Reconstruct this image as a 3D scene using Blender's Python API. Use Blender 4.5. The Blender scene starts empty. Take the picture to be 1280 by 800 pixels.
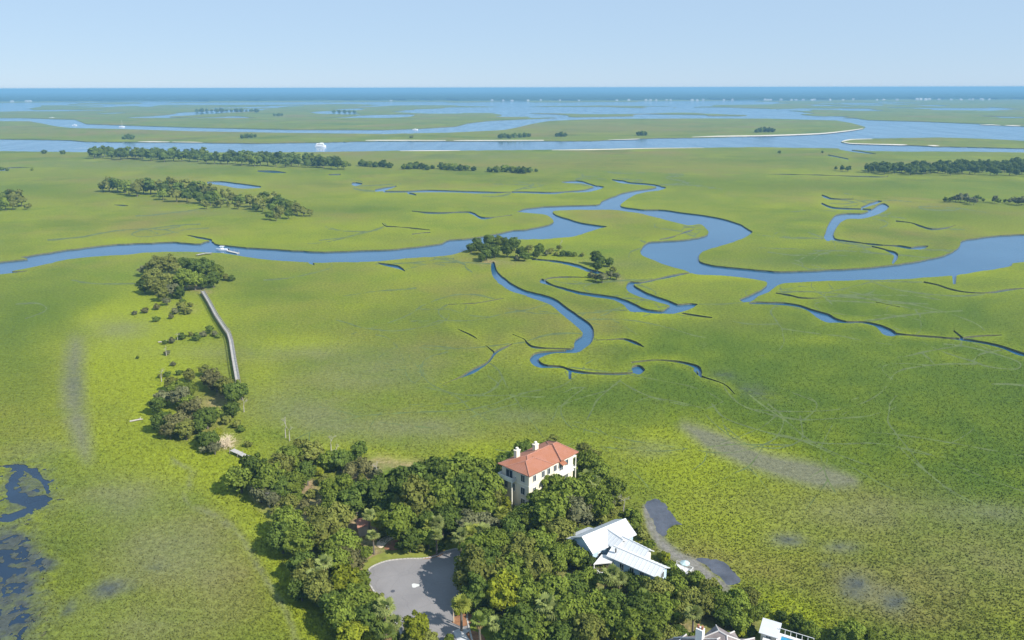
import bpy, bmesh, math, random
import numpy as np
from mathutils import Vector, Matrix
from mathutils.geometry import delaunay_2d_cdt
R = math.radians
C = bpy.context.scene.collection
rng = np.random.default_rng(7)
random.seed(7)

# ------------------------------------------------------------------ camera, sky, sun, exposure
FPX, CAMH, HORY, ROLL = 949.0, 100.0, 109.6, -0.0020
PITCH = math.atan((400 - HORY) / FPX)
cam_d = bpy.data.cameras.new('camera')
cam_d.sensor_width = 36.0
cam_d.lens = 36.0 * FPX / 1280.0
cam_d.clip_start, cam_d.clip_end = 1.0, 120000.0
cam = bpy.data.objects.new('camera', cam_d)
C.objects.link(cam)
CAMM = Matrix.Translation((0, 0, CAMH)) @ Matrix.Rotation(R(90) - PITCH, 4, 'X') @ Matrix.Rotation(ROLL, 4, 'Z')
cam.matrix_world = CAMM
sc = bpy.context.scene
sc.camera = cam

SUN_EL, SUN_AZ = R(41), R(122)              # azimuth clockwise from +Y
SDIR = Vector((math.sin(SUN_AZ) * math.cos(SUN_EL), math.cos(SUN_AZ) * math.cos(SUN_EL), math.sin(SUN_EL)))
w = bpy.data.worlds.new('World')
sc.world = w
w.use_nodes = True
nt = w.node_tree
nt.nodes.clear()
sky = nt.nodes.new('ShaderNodeTexSky')
sky.sky_type = 'NISHITA'
sky.sun_disc = False
sky.sun_elevation = SUN_EL
sky.sun_rotation = SUN_AZ
sky.altitude = 0
sky.air_density, sky.dust_density, sky.ozone_density = 0.8, 0.0, 3.0
bg = nt.nodes.new('ShaderNodeBackground')
bg.inputs[1].default_value = 0.10
wo = nt.nodes.new('ShaderNodeOutputWorld')
pale = nt.nodes.new('ShaderNodeMix')          # thin even summer haze high in the sky
pale.data_type = 'RGBA'
pale.inputs[0].default_value = 0.88
pale.inputs[7].default_value = (2.32, 3.20, 4.28, 1)
nt.links.new(sky.outputs[0], pale.inputs[6])
nt.links.new(pale.outputs[2], bg.inputs[0])
nt.links.new(bg.outputs[0], wo.inputs[0])
sun_d = bpy.data.lights.new('sun', 'SUN')
sun_d.energy = 4.0
sun_d.angle = R(0.53)
sun_d.color = (1.0, 0.95, 0.86)
sun = bpy.data.objects.new('sun', sun_d)
C.objects.link(sun)
sun.rotation_euler = SDIR.to_track_quat('Z', 'Y').to_euler()
sun.location = (300, -300, 400)
sc.view_settings.view_transform = 'Standard'
sc.view_settings.look = 'None'
sc.view_settings.gamma = 1
sc.view_settings.use_curve_mapping = False
sc.view_settings.exposure = 0.95
HAZE_DENSITY = 1.6e-4
HAZE_COLOR = (0.26, 0.55, 0.82)
sc.cycles.volume_bounces = 0
sc.cycles.max_bounces = 5
sc.cycles.diffuse_bounces = 2
sc.cycles.transmission_bounces = 3

_M3 = np.array(CAMM.to_3x3())
def at(px, py, z=0.0):
    """photo pixel -> point of the plane at height z"""
    d = _M3 @ np.array([(px - 640) / FPX, (400 - py) / FPX, -1.0])
    t = (z - CAMH) / d[2]
    return (d[0] * t, d[1] * t, z)
def at_np(px, py):
    x = (px - 640) / FPX
    y = (400 - py) / FPX
    d = [_M3[i, 0] * x + _M3[i, 1] * y - _M3[i, 2] for i in range(3)]
    t = -CAMH / np.minimum(d[2], -1e-4)
    return d[0] * t, d[1] * t
def dist_of(py):
    return at(640, py)[1]

# ------------------------------------------------------------------ materials
MATS = {}
def new_mat(name):
    m = bpy.data.materials.new(name)
    m.use_nodes = True
    return m, m.node_tree.nodes, m.node_tree.links
def N(nodes, typ, **kw):
    n = nodes.new(typ)
    for k, v in kw.items():
        setattr(n, k, v)
    return n
def noise(nodes, links, vec, scale, detail=3, rough=0.55):
    n = nodes.new('ShaderNodeTexNoise')
    n.inputs['Scale'].default_value = scale
    n.inputs['Detail'].default_value = detail
    n.inputs['Roughness'].default_value = rough
    links.new(vec, n.inputs['Vector'])
    return n.outputs['Fac']
def mathn(nodes, links, op, a, b=None, clamp=False):
    n = nodes.new('ShaderNodeMath')
    n.operation = op
    n.use_clamp = clamp
    for i, v in enumerate((a, b)):
        if v is None: continue
        if isinstance(v, (int, float)): n.inputs[i].default_value = v
        else: links.new(v, n.inputs[i])
    return n.outputs[0]
def mixc(nodes, links, fac, a, b, blend='MIX'):
    n = nodes.new('ShaderNodeMix')
    n.data_type = 'RGBA'
    n.blend_type = blend
    for s, v in ((0, fac), (6, a), (7, b)):
        if isinstance(v, (int, float)): n.inputs[s].default_value = v
        elif isinstance(v, tuple): n.inputs[s].default_value = (*v, 1) if len(v) == 3 else v
        else: links.new(v, n.inputs[s])
    return n.outputs[2]
def simple_mat(name, col, rough=0.7, var=0.25, scale=1.5, metal=0.0, bump=0.0, col2=None):
    """a plain surface with procedural mottling"""
    if name in MATS: return MATS[name]
    m, nd, lk = new_mat(name)
    b = nd['Principled BSDF']
    b.inputs['Roughness'].default_value = rough
    b.inputs['Metallic'].default_value = metal
    tc = nd.new('ShaderNodeTexCoord').outputs['Object']
    f = noise(nd, lk, tc, scale, 5)
    f = mathn(nd, lk, 'SUBTRACT', mathn(nd, lk, 'MULTIPLY', f, 2.0), 0.5, True)
    a = tuple(c * (1 - var) for c in col)
    c2 = col2 or tuple(min(1, c * (1 + var)) for c in col)
    lk.new(mixc(nd, lk, f, a, c2), b.inputs['Base Color'])
    if bump:
        bp = nd.new('ShaderNodeBump')
        bp.inputs['Strength'].default_value = bump
        bp.inputs['Distance'].default_value = 0.1
        lk.new(noise(nd, lk, tc, scale * 4, 4), bp.inputs['Height'])
        lk.new(bp.outputs[0], b.inputs['Normal'])
    MATS[name] = m
    return m
def leaf_mat(name, col, var=0.35):
    if name in MATS: return MATS[name]
    m, nd, lk = new_mat(name)
    nd.remove(nd['Principled BSDF'])
    out = nd['Material Output']
    oi = nd.new('ShaderNodeObjectInfo')
    tc = nd.new('ShaderNodeTexCoord').outputs['Object']
    f = noise(nd, lk, tc, 0.9, 3, 0.65)
    f = mathn(nd, lk, 'SUBTRACT', mathn(nd, lk, 'MULTIPLY', f, 2.4), 0.7, True)
    lo = tuple(c * (1 - var) for c in col)
    hi = (min(1, col[0] * (1 + var * 1.25)), min(1, col[1] * (1 + var)), col[2] * (1 + var * 0.6))
    c = mixc(nd, lk, f, lo, hi)
    hs = nd.new('ShaderNodeHueSaturation')
    lk.new(c, hs.inputs['Color'])
    v = nd.new('ShaderNodeMapRange')
    v.inputs['To Min'].default_value, v.inputs['To Max'].default_value = 0.78, 1.25
    lk.new(oi.outputs['Random'], v.inputs['Value'])
    lk.new(v.outputs[0], hs.inputs['Value'])
    df = nd.new('ShaderNodeBsdfDiffuse')
    tr = nd.new('ShaderNodeBsdfTranslucent')
    lk.new(hs.outputs[0], df.inputs[0])
    lk.new(mixc(nd, lk, 1.0, hs.outputs[0], (1.1, 1.15, 0.5), 'MULTIPLY'), tr.inputs[0])
    mx = nd.new('ShaderNodeMixShader')
    mx.inputs[0].default_value = 0.32
    lk.new(df.outputs[0], mx.inputs[1])
    lk.new(tr.outputs[0], mx.inputs[2])
    lk.new(mx.outputs[0], out.inputs[0])
    MATS[name] = m
    return m

# ------------------------------------------------------------------ mesh helpers
class MB:
    def __init__(s):
        s.v, s.f, s.m = [], [], []
    def quad(s, a, b, c, d, mi=0):
        n = len(s.v)
        s.v += [tuple(a), tuple(b), tuple(c), tuple(d)]
        s.f.append((n, n + 1, n + 2, n + 3)); s.m.append(mi)
    def poly(s, pts, mi=0):
        n = len(s.v)
        s.v += [tuple(p) for p in pts]
        s.f.append(tuple(range(n, n + len(pts)))); s.m.append(mi)
    def prism(s, pts, z0, z1, mi=0):
        """vertical prism over a ground polygon (counter-clockwise)"""
        lo = [(p[0], p[1], z0) for p in pts]; hi = [(p[0], p[1], z1) for p in pts]
        s.poly(hi, mi); s.poly(lo[::-1], mi)
        for i in range(len(pts)):
            j = (i + 1) % len(pts)
            s.quad(lo[i], lo[j], hi[j], hi[i], mi)
    def box(s, c, half, ux=(1, 0, 0), uy=(0, 1, 0), uz=(0, 0, 1), mi=0):
        c, ux, uy, uz = Vector(c), Vector(ux) * half[0], Vector(uy) * half[1], Vector(uz) * half[2]
        p = lambda a, b, d: tuple(c + ux * a + uy * b + uz * d)
        for q in (((-1,-1,1),(1,-1,1),(1,1,1),(-1,1,1)), ((-1,1,-1),(1,1,-1),(1,-1,-1),(-1,-1,-1)),
                  ((-1,-1,-1),(1,-1,-1),(1,-1,1),(-1,-1,1)), ((1,-1,-1),(1,1,-1),(1,1,1),(1,-1,1)),
                  ((1,1,-1),(-1,1,-1),(-1,1,1),(1,1,1)), ((-1,1,-1),(-1,-1,-1),(-1,-1,1),(-1,1,1))):
            s.quad(*[p(*k) for k in q], mi)
    def slab(s, pts, t, mi=0):
        """a sloped plate: outline pts (3D), thickness t downwards"""
        lo = [(p[0], p[1], p[2] - t) for p in pts]
        s.poly(pts, mi); s.poly(lo[::-1], mi)
        for i in range(len(pts)):
            j = (i + 1) % len(pts)
            s.quad(lo[i], lo[j], pts[j], pts[i], mi)
    def tube(s, pts, rad, n=7, mi=0, cap=True):
        pts = [Vector(p) for p in pts]
        rings = []
        for i, p in enumerate(pts):
            d = (pts[min(i + 1, len(pts) - 1)] - pts[max(i - 1, 0)]).normalized()
            a = d.orthogonal().normalized(); b = d.cross(a)
            base = len(s.v)
            for k in range(n):
                t = 2 * math.pi * k / n
                s.v.append(tuple(p + (a * math.cos(t) + b * math.sin(t)) * rad[i]))
            rings.append(base)
        for r0, r1 in zip(rings, rings[1:]):
            for k in range(n):
                s.f.append((r0 + k, r0 + (k + 1) % n, r1 + (k + 1) % n, r1 + k)); s.m.append(mi)
        if cap:
            s.f.append(tuple(rings[-1] + k for k in range(n))); s.m.append(mi)
            s.f.append(tuple(rings[0] + n - 1 - k for k in range(n))); s.m.append(mi)
    def mesh(s, name, mats):
        me = bpy.data.meshes.new(name)
        me.from_pydata(s.v, [], s.f)
        for m in (mats if isinstance(mats, (list, tuple)) else [mats]): me.materials.append(m)
        if max(s.m, default=0) > 0: me.polygons.foreach_set('material_index', s.m)
        me.update()
        return me
    def build(s, name, mats, parent=None):
        return link(name, s.mesh(name, mats), parent)
def link(name, me, parent=None):
    o = bpy.data.objects.new(name, me)
    C.objects.link(o)
    if parent is not None: o.parent = parent
    return o
def empty(name, loc, rz=0.0):
    o = bpy.data.objects.new(name, None)
    o.empty_display_size = 0.5
    C.objects.link(o)
    o.location = loc
    o.rotation_euler = (0, 0, rz)
    return o
def tag(o, label=None, cat=None, group=None, kind=None):
    if label: o['label'] = label
    if cat: o['category'] = cat
    if group: o['group'] = group
    if kind: o['kind'] = kind
    return o
def struct(name, mb, mats):
    return tag(mb.build(name, mats), kind='structure')

# ------------------------------------------------------------------ the marsh: tidal creeks traced on the ground
X0, X1, Y0, Y1 = -420.0, 1700.0, 110.8, 1000.0
SX, SY = 1.0, 0.5
GX = np.arange(X0, X1 + SX, SX); GY = np.arange(Y0, Y1 + SY, SY)
PX, PY = np.meshgrid(GX, GY)
PX = PX.astype(np.float32); PY = PY.astype(np.float32)
WX, WY = at_np(PX, PY)

def vnoise(x, y, seed):
    xi = np.floor(x); yi = np.floor(y)
    fx = x - xi; fy = y - yi
    fx = fx * fx * (3 - 2 * fx); fy = fy * fy * (3 - 2 * fy)
    def h(a, b):
        v = np.sin(a * 127.1 + b * 311.7 + seed * 74.7) * 43758.5453
        return v - np.floor(v)
    return (h(xi, yi) * (1 - fx) + h(xi + 1, yi) * fx) * (1 - fy) + (h(xi, yi + 1) * (1 - fx) + h(xi + 1, yi + 1) * fx) * fy
def fbm(x, y, seed, octv=3):
    s = 0; a = 0.5; t = 0
    for k in range(octv):
        s = s + a * vnoise(x * 2 ** k, y * 2 ** k, seed + k); t += a; a *= 0.55
    return s / t
def Z(ox, oy, s, pts):
    return [(ox + p[0] / s, oy + p[1] / s) + ((p[2] / s,) if len(p) > 2 else ()) for p in pts]
def smooth_line(pts, n=4):
    """Catmull-Rom"""
    P = np.array(pts, float)
    P = np.vstack([2 * P[0] - P[1], P, 2 * P[-1] - P[-2]])
    out = []
    for i in range(1, len(P) - 2):
        for k in range(n):
            t = k / n
            out.append(0.5 * (2 * P[i] + (P[i+1] - P[i-1]) * t + (2*P[i-1] - 5*P[i] + 4*P[i+1] - P[i+2]) * t*t + (3*P[i] - P[i-1] - 3*P[i+1] + P[i+2]) * t**3))
    out.append(P[-2])
    return np.array(out)
def seg_box(xa, xb, ya, yb):
    i0 = max(0, int((ya - Y0) / SY)); i1 = min(len(GY), int((yb - Y0) / SY) + 2)
    j0 = max(0, int((xa - X0) / SX)); j1 = min(len(GX), int((xb - X0) / SX) + 2)
    return (slice(i0, i1), slice(j0, j1)) if i1 > i0 and j1 > j0 else None
def stroke(F, pts, sm=True, ext=3.0):
    """F = max(F, half width - distance) along a line of (x, y, width)"""
    P = smooth_line(pts) if sm and len(pts) > 2 else np.array(pts, float)
    for a, b in zip(P[:-1], P[1:]):
        r = max(a[2], b[2]) / 2 + ext
        sl = seg_box(min(a[0], b[0]) - r, max(a[0], b[0]) + r, min(a[1], b[1]) - r, max(a[1], b[1]) + r)
        if sl is None: continue
        x = PX[sl]; y = PY[sl]
        d = b[:2] - a[:2]; L = max(d @ d, 1e-6)
        t = np.clip(((x - a[0]) * d[0] + (y - a[1]) * d[1]) / L, 0, 1)
        dd = np.hypot(x - a[0] - t * d[0], y - a[1] - t * d[1])
        F[sl] = np.maximum(F[sl], (a[2] + (b[2] - a[2]) * t) / 2 - dd)
def polyfill(F, pts, sub=False, sm=True, ext=3.0):
    """signed distance (pixels) to a closed outline, united into F (or cut from it)"""
    P = np.array(pts, float)
    if sm: P = smooth_line(list(map(tuple, np.vstack([P, P[:1]]))), 3)[:-1]
    xa, ya = P.min(0) - ext; xb, yb = P.max(0) + ext
    sl = seg_box(xa, xb, ya, yb)
    if sl is None: return
    x = PX[sl]; y = PY[sl]
    inside = np.zeros(x.shape, bool); D = np.full(x.shape, 1e9, np.float32)
    Q = np.roll(P, -1, 0)
    for a, b in zip(P, Q):
        c = (a[1] > y) != (b[1] > y)
        if abs(b[1] - a[1]) > 1e-9:
            inside ^= c & (x < (b[0] - a[0]) * (y - a[1]) / (b[1] - a[1]) + a[0])
        bx = seg_box(min(a[0], b[0]) - 4, max(a[0], b[0]) + 4, min(a[1], b[1]) - 4, max(a[1], b[1]) + 4)
        if bx is None: continue
        u = PX[bx]; v = PY[bx]
        d = b - a; L = max(d @ d, 1e-6)
        t = np.clip(((u - a[0]) * d[0] + (v - a[1]) * d[1]) / L, 0, 1)
        dd = np.hypot(u - a[0] - t * d[0], v - a[1] - t * d[1])
        oi, oj = bx[0].start - sl[0].start, bx[1].start - sl[1].start
        if oi < 0 or oj < 0: 
            ci = max(0, -oi); cj = max(0, -oj); dd = dd[ci:, cj:]; oi = max(oi, 0); oj = max(oj, 0)
        h = min(dd.shape[0], D.shape[0] - oi); w_ = min(dd.shape[1], D.shape[1] - oj)
        if h <= 0 or w_ <= 0: continue
        D[oi:oi+h, oj:oj+w_] = np.minimum(D[oi:oi+h, oj:oj+w_], dd[:h, :w_])
    D = np.minimum(D, 4.0)
    S = np.where(inside, D, -D)
    if sub: F[sl] = np.minimum(F[sl], -S)
    else: F[sl] = np.maximum(F[sl], S)

WATER = np.full(PX.shape, -4.0, np.float32)
# far bay and rivers
far_bay = [(-420,143),(0,140),(28,137),(60,131),(240,131),(480,131),(640,133),(800,133),(960,131),(1100,129),(1120,127),(1000,126.5),(640,127),(240,127.5),(0,128),(-420,128)]
polyfill(WATER, far_bay, sm=False)
polyfill(WATER, [(480,140),(560,135),(700,133),(800,134),(960,135),(1010,140),(960,144),(800,143),(640,141)], sm=False)
WATER = np.where((WATER > -3.9) & (PY < 147), WATER + (0.62 - fbm(WX / 700, WY / 900, 5) * 1.35) * 6, WATER)
mott = (fbm(WX / 260, WY / 420, 31) - 0.60) * 9
WATER = np.where((PY > 127) & (PY < 147.5), np.maximum(WATER, mott), WATER)
polyfill(WATER, [(-420,146),(28,147.5),(94,149.5),(108,155),(240,159.3),(360,162),(480,162.3),(520,161),(570,158),(585,154),(611,151),(649,149.2),(720,146.4),(800,145),(960,145),(1067,147.5),(1085,150),(1120,151),(1157,152),(1227,155),(1251,157),(1280,158),(1700,162),(1700,178),(1280,176),(1220,173),(1170,171.9),(1120,172.7),(1064,173.7),(1050,177),(1057.5,179),(1120,180.8),(1170,183),(1220,184),(1280,185.4),(1700,189),(1700,195),(1280,190.6),(1200,189.4),(1120,189.4),(1085,188.7),(1047,185.5),(960,184),(815,184.8),(690,187),(640,187.8),(495,188.5),(395,190),(320,190.5),(105,190.2),(0,189),(-420,188),(-420,171),(0,173.7),(85,175),(107,177),(175,177.6),(320,179),(395,178),(457,176.4),(557,176.2),(640,176.3),(740,176),(800,173),(865,172),(960,170),(1022,167.8),(1060,163.5),(1079,161),(1082,158.7),(1064,153.7),(1045,150.5),(960,148.3),(880,148),(760,148.6),(720,149.6),(686,151.3),(664,155),(645,159.7),(630,162.5),(574,165.3),(480,167.5),(360,166),(240,164),(155,161.3),(90,160),(71,158),(37,151.5),(-420,150)], sm=False)
# the meandering river
polyfill(WATER, [(-420,356)] + Z(0,280,4,[(0,188),(100,165),(250,140),(350,128),(480,110),(620,97),(760,92),(850,88),(940,96),(1000,98),(1025,84),(1060,84),(1085,100),(1160,108),(1280,120)])
   + Z(320,280,4,[(100,126),(220,133),(370,137),(520,132),(640,128),(740,120),(850,105),(930,95),(970,78),(1080,68),(1200,48),(1290,30)])
   + Z(640,280,4,[(60,28),(130,14),(195,-3),(205,-20),(170,-45),(100,-55),(20,-60)])
   + Z(640,90,4,[(12,706),(50,685),(130,675),(250,668),(420,662),(450,645),(500,625),(550,605),(620,590),(690,583),(740,572),(772,578),(740,592),(690,598),(620,612),(565,645),(545,672),(640,685),(760,690),(900,708),(1000,722),(1080,740),(1150,765),(1190,790)])
   + Z(640,280,4,[(1200,40),(1170,65),(1120,85),(1040,110),(980,128),(945,145),(935,170),(950,190),(1000,205),(1060,212),(1160,222),(1280,232)])
   + Z(960,280,4,[(100,235),(250,230),(380,225),(500,215),(580,207),(700,192),(800,175),(890,150),(940,125),(960,100),(972,80),(1040,68),(1120,58),(1280,48)])
   + [(1420,287),(1700,280),(1700,330),(1420,318)]
   + Z(960,280,4,[(1280,190),(1220,210),(1140,225),(1040,240),(945,255),(900,258),(780,268),(650,278),(500,280),(300,285),(150,292),(80,296),(50,307),(20,330),(0,342)])
   + Z(640,280,4,[(1230,360),(1200,385),(1160,392),(1138,380),(1150,370),(1220,340),(1268,310),(1272,290),(1230,280),(1150,268),(1050,258),(940,255),(890,243),(860,232),(800,215),(740,195),(690,175),(650,155),(642,130),(660,105),(690,88),(740,85),(800,82),(870,75),(960,60),(983,42),(970,25),(940,0)])
   + Z(640,90,4,[(880,767),(800,747),(720,727),(640,707),(540,693),(440,688),(330,690),(215,694),(210,708),(260,728),(330,748),(400,762),(478,772)])
   + Z(640,280,4,[(440,22),(400,35),(300,62),(160,75),(0,80)])
   + Z(320,280,4,[(1180,92),(1080,120),(1000,150),(900,162),(760,170),(620,186),(470,190),(300,192),(150,186),(0,172)])
   + Z(0,280,4,[(1200,158),(1110,146),(1000,140),(900,137),(760,140),(640,152),(500,160),(350,176),(200,207),(60,236),(0,250)]) + [(-420,385)])
# creeks, (x, y, width) strokes
creeks = [
 Z(560,280,5.333,[(300,265,30),(310,320,44),(350,370,50),(420,420,48),(520,460,36),(620,490,44),(700,520,52),(780,580,60),(860,640,66),(930,700,72),(930,760,80),(880,800,84)]) +
 Z(640,280,4,[(370,580,44),(330,620,42),(280,635,20),(200,640,16),(130,655,32),(110,680,40),(140,705,30),(180,712,16),(250,715,14),(290,730,16),(350,742,12),(450,748,10),(560,748,10),(610,742,14)]),
 Z(640,280,4,[(610,720,24),(632,728,48),(660,728,26)]),
 Z(640,280,4,[(600,692,7),(660,685,7),(740,680,7),(830,688,9),(900,705,12),(935,725,20),(945,765,20)]),
 Z(640,280,4,[(290,735,16),(290,770,14)]),
 Z(640,280,4,[(330,625,10),(200,622,8),(110,615,11),(75,595,13),(60,575,7),(0,550,6)]),
 Z(320,280,4,[(1280,600,7),(1200,640,13),(1160,690,11),(1085,735,20),(1000,775,7),(930,800,5)]),
 Z(320,280,4,[(1190,640,6),(1100,570,5),(1020,530,5),(960,500,4)]),
 Z(640,280,4,[(420,580,7),(480,578,7),(560,575,12),(620,595,16),(660,615,9)]),
 Z(640,280,4,[(150,285,26),(200,305,13),(280,330,16),(370,350,16),(500,370,18),(560,390,26),(600,415,44),(660,430,20),(720,438,16),(760,438,18),(800,425,44),(850,418,42),(900,408,26),(932,400,10)]),
 Z(640,280,4,[(830,412,26),(740,380,24),(690,365,28),(640,345,36),(600,322,44),(590,305,36),(605,295,18),(650,292,9),(730,275,10),(820,255,10),(895,243,14)]),
 Z(640,280,4,[(150,285,10),(200,268,7),(300,265,7),(380,268,5)]),
 Z(640,280,4,[(850,445,5),(920,458,6),(1000,468,4)]),
 Z(640,280,4,[(100,178,5),(150,180,7),(240,190,11),(310,205,15),(370,225,16),(420,240,16),(470,250,12)]),
 Z(640,280,4,[(740,78,6),(800,65,7),(870,40,7),(930,20,5)]),
 Z(640,280,4,[(1190,395,12),(1280,395,13),(1360,400,13),(1440,410,13),(1490,430,16),(1540,455,36),(1580,470,40),(1615,480,22),(1680,490,12),(1750,490,12),(1820,505,14),(1860,530,40),(1900,545,36),(1930,550,13),(2030,558,11),(2150,568,11),(2240,575,13),(2340,590,11),(2420,605,12),(2480,625,18),(2530,645,22),(2600,660,16)]),
 Z(960,280,4,[(40,345,5),(100,355,7),(170,370,7),(280,370,5)]),
 Z(960,280,4,[(780,290,7),(850,305,7),(930,330,6),(1040,345,7),(1130,340,7),(1230,325,7),(1400,315,6)]),
 Z(960,280,4,[(540,390,4),(660,415,5)]),
 Z(960,280,4,[(930,535,10),(975,572,11)]), Z(960,280,4,[(960,570,6),(1050,560,7),(1170,555,6)]),
 # upper right creek
 Z(960,280,4,[(300,65,40),(322,10,44),(350,-25,46),(400,-40,30),(470,-42,28),(530,-60,36),(570,-82,44),(600,-88,20)]),
 Z(960,280,4,[(320,68,26),(345,78,10),(430,90,8),(550,104,8),(650,110,10),(715,122,14),(760,118,22),(800,110,18)]),
 Z(960,280,4,[(520,112,6),(590,130,8),(640,155,22),(625,195,26)]),
 Z(960,90,4,[(270,658,9),(310,675,11),(350,682,9),(450,686,8),(540,690,9)]),
 Z(960,90,4,[(270,615,5),(290,625,11),(330,635,6),(430,635,4)]),
 Z(960,90,4,[(470,676,10),(540,652,16),(570,646,6)]),
 Z(960,90,4,[(640,745,5),(720,755,7),(760,770,12),(820,785,10),(890,780,7),(940,765,5)]),
 Z(960,90,4,[(0,510,3),(250,515,4),(560,525,5),(600,518,8)]),
 Z(960,90,4,[(360,385,6),(430,395,10),(500,405,7),(540,410,5)]), Z(960,90,4,[(300,415,5),(400,435,7)]),
 Z(320,90,4,[(485,558,14),(500,560,18),(530,558,12)]),
 Z(320,90,4,[(600,592,14),(640,586,18),(700,571,14)]),
 Z(320,90,4,[(640,598,9),(750,598,9),(860,595,12),(1000,598,10),(1150,602,9),(1280,600,9)]),
 Z(640,90,4,[(0,600,9),(100,602,9),(190,606,11),(280,598,9),(350,595,11),(390,590,18),(430,578,20),(460,575,8)]),
 Z(640,90,4,[(430,575,10),(390,562,9),(340,550,14),(290,550,14),(250,550,8)]),
 Z(640,90,4,[(500,538,6),(530,545,13),(560,550,17),(590,555,10),(680,562,9),(740,572,20)]),
 Z(320,90,4,[(760,605,6),(800,615,7)]),
 Z(320,90,4,[(780,695,5),(900,705,8),(1040,700,5),(1080,705,12),(1130,730,12),(1200,725,5),(1280,715,5)]),
 Z(320,90,4,[(630,755,5),(650,770,7),(720,775,5),(870,790,7)]),
 Z(320,280,4,[(780,50,4),(870,42,4)]),
 Z(320,280,4,[(610,195,8),(660,205,12),(710,215,14),(745,235,13)]),
 Z(320,280,4,[(270,194,12),(290,202,9)]),
 Z(320,280,4,[(960,402,3),(1100,395,5),(1200,378,5),(1280,365,4),(1360,362,7)]),
 Z(320,90,4,[(10,495,8),(80,498,12),(150,503,6)]), Z(320,90,4,[(365,513,6),(420,512,7)]),
 Z(220,290,10.667,[(470,110,34),(400,95,26),(200,52,20),(90,30,12)]),
 Z(960,280,4,[(932,250,18),(932,292,18)]),
 Z(0,90,4,[(1040,552,12),(1110,556,22),(1200,570,26),(1300,574,20)]),
 Z(0,90,4,[(570,664,5),(610,667,8),(640,668,5)]),
 Z(0,90,4,[(-40,482,10),(10,488,14),(60,478,5),(210,478,4)]),
 # pond at the left edge
 Z(0,400,3.2,[(-60,578,10),(10,577,10),(60,582,22),(105,588,34),(150,612,30),(180,655,20),(192,690,18)]),
 Z(0,400,3.2,[(85,600,30),(45,640,38),(40,675,40),(70,705,50),(125,712,48),(180,708,36),(228,710,8)]),
 Z(0,400,3.2,[(170,725,34),(110,755,34),(40,782,34),(-80,810,40)]),
 Z(0,400,3.2,[(225,710,6),(260,709,4),(300,706,3)]),
 # creek beyond the wet hollow, right
 [(868,462,2.5),(876,470,2.5),(905,480,2),(918,492,2.5)],
]
for c in creeks:
    if len(c) > 2: c = c[:-1] + [(c[-1][0], c[-1][1], c[-1][2] * .45)]
    stroke(WATER, c)
# wet hollow at lower left: pools between grass tussocks
def splat(x, y, rx, ry, rot=0.0):
    c, s = math.cos(R(rot)), math.sin(R(rot))
    u = (PX - x) * c + (PY - y) * s; v = -(PX - x) * s + (PY - y) * c
    return np.exp(-((u / rx) ** 2 + (v / ry) ** 2))
pn = fbm(WX / 1.7, WY / 1.7, 77, 4)
hollow = 1.1 * splat(8, 745, 44, 70) + splat(12, 685, 24, 20) + 0.8 * splat(48, 700, 24, 10, 12) + 0.75 * splat(32, 610, 34, 34)
pools = (pn - 0.815 + 0.27 * np.minimum(hollow, 1.15)) * 9
WATER = np.where(hollow > 0.2, np.maximum(WATER, np.minimum(pools, 3)), WATER)
hol2 = splat(140, 735, 20, 9, -20) + splat(88, 760, 13, 7, -35)
# natural wobble of the banks
WATER = WATER + (fbm(WX / 14, WY / 14, 3, 2) - 0.5) * np.where(PY > 240, 1.3, 0.8) * (PY > 165)
WATER = WATER + (fbm(WX / 5, WY / 5, 13, 2) - 0.5) * 1.1 * (PY > 290)

WATER = WATER + (fbm(WX / 2.4, WY / 2.4, 44, 3) - 0.5) * 9.0 * np.clip(splat(20, 615, 70, 50) * 1.5, 0, 1) * (WATER > -3.5)
MUD = np.full(PX.shape, -4.0, np.float32)
polyfill(MUD, Z(660,620,4.444,[(650,40),(680,15),(730,20),(770,50),(790,85),(830,130),(870,165),(780,180),(760,215),(730,205),(700,150),(670,90)]))
polyfill(MUD, Z(660,620,4.444,[(940,352),(990,352),(1080,370),(1130,410),(1170,455),(1165,480),(1110,490),(1060,455),(1000,405)]))
MUD = np.where(MUD > -3.5, MUD + (fbm(WX / 2.2, WY / 2.2, 19, 3) - 0.5) * np.where((PX > 930) | (PX < 300), 11.0, 7.5), MUD)
MUD = np.minimum(MUD, -WATER - 1.0)
# fine drainage rills branching off the creeks into the grass
def to_px(x, y):
    d = _M3.T @ np.array([x, y, -CAMH])
    return 640 + FPX * d[0] / -d[2], 400 - FPX * d[1] / -d[2]
RILL = np.full(PX.shape, -4.0, np.float32)
rr = np.random.default_rng(11)
def rill(x, y, th, n, w0, depth):
    pts = []; cur = rr.normal() * .12
    for i in range(n):
        px, py = to_px(x, y)
        if not (-200 < px < 1480 and 196 < py < 640): break
        pts.append((px, py, w0 * (1 - .75 * i / n)))
        if depth and i > 1 and rr.random() < .20:
            rill(x, y, th + rr.choice([-1, 1]) * rr.uniform(.5, 1.1), max(3, int((n - i) * .7)), w0 * .75, depth - 1)
        cur = cur * .7 + rr.normal() * .22; th += cur
        st = rr.uniform(6, 11); x += st * math.cos(th); y += st * math.sin(th)
    if len(pts) > 2: stroke(RILL, pts)
for c in creeks:
    for p in c[::2]:
        if 225 < p[1] < 500 and p[2] < 17 and rr.random() < .28:
            x, y, _z = at(p[0], p[1]); rill(x, y, rr.uniform(0, 6.28), int(rr.integers(5, 15)), rr.uniform(1.6, 2.6), 2)
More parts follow.
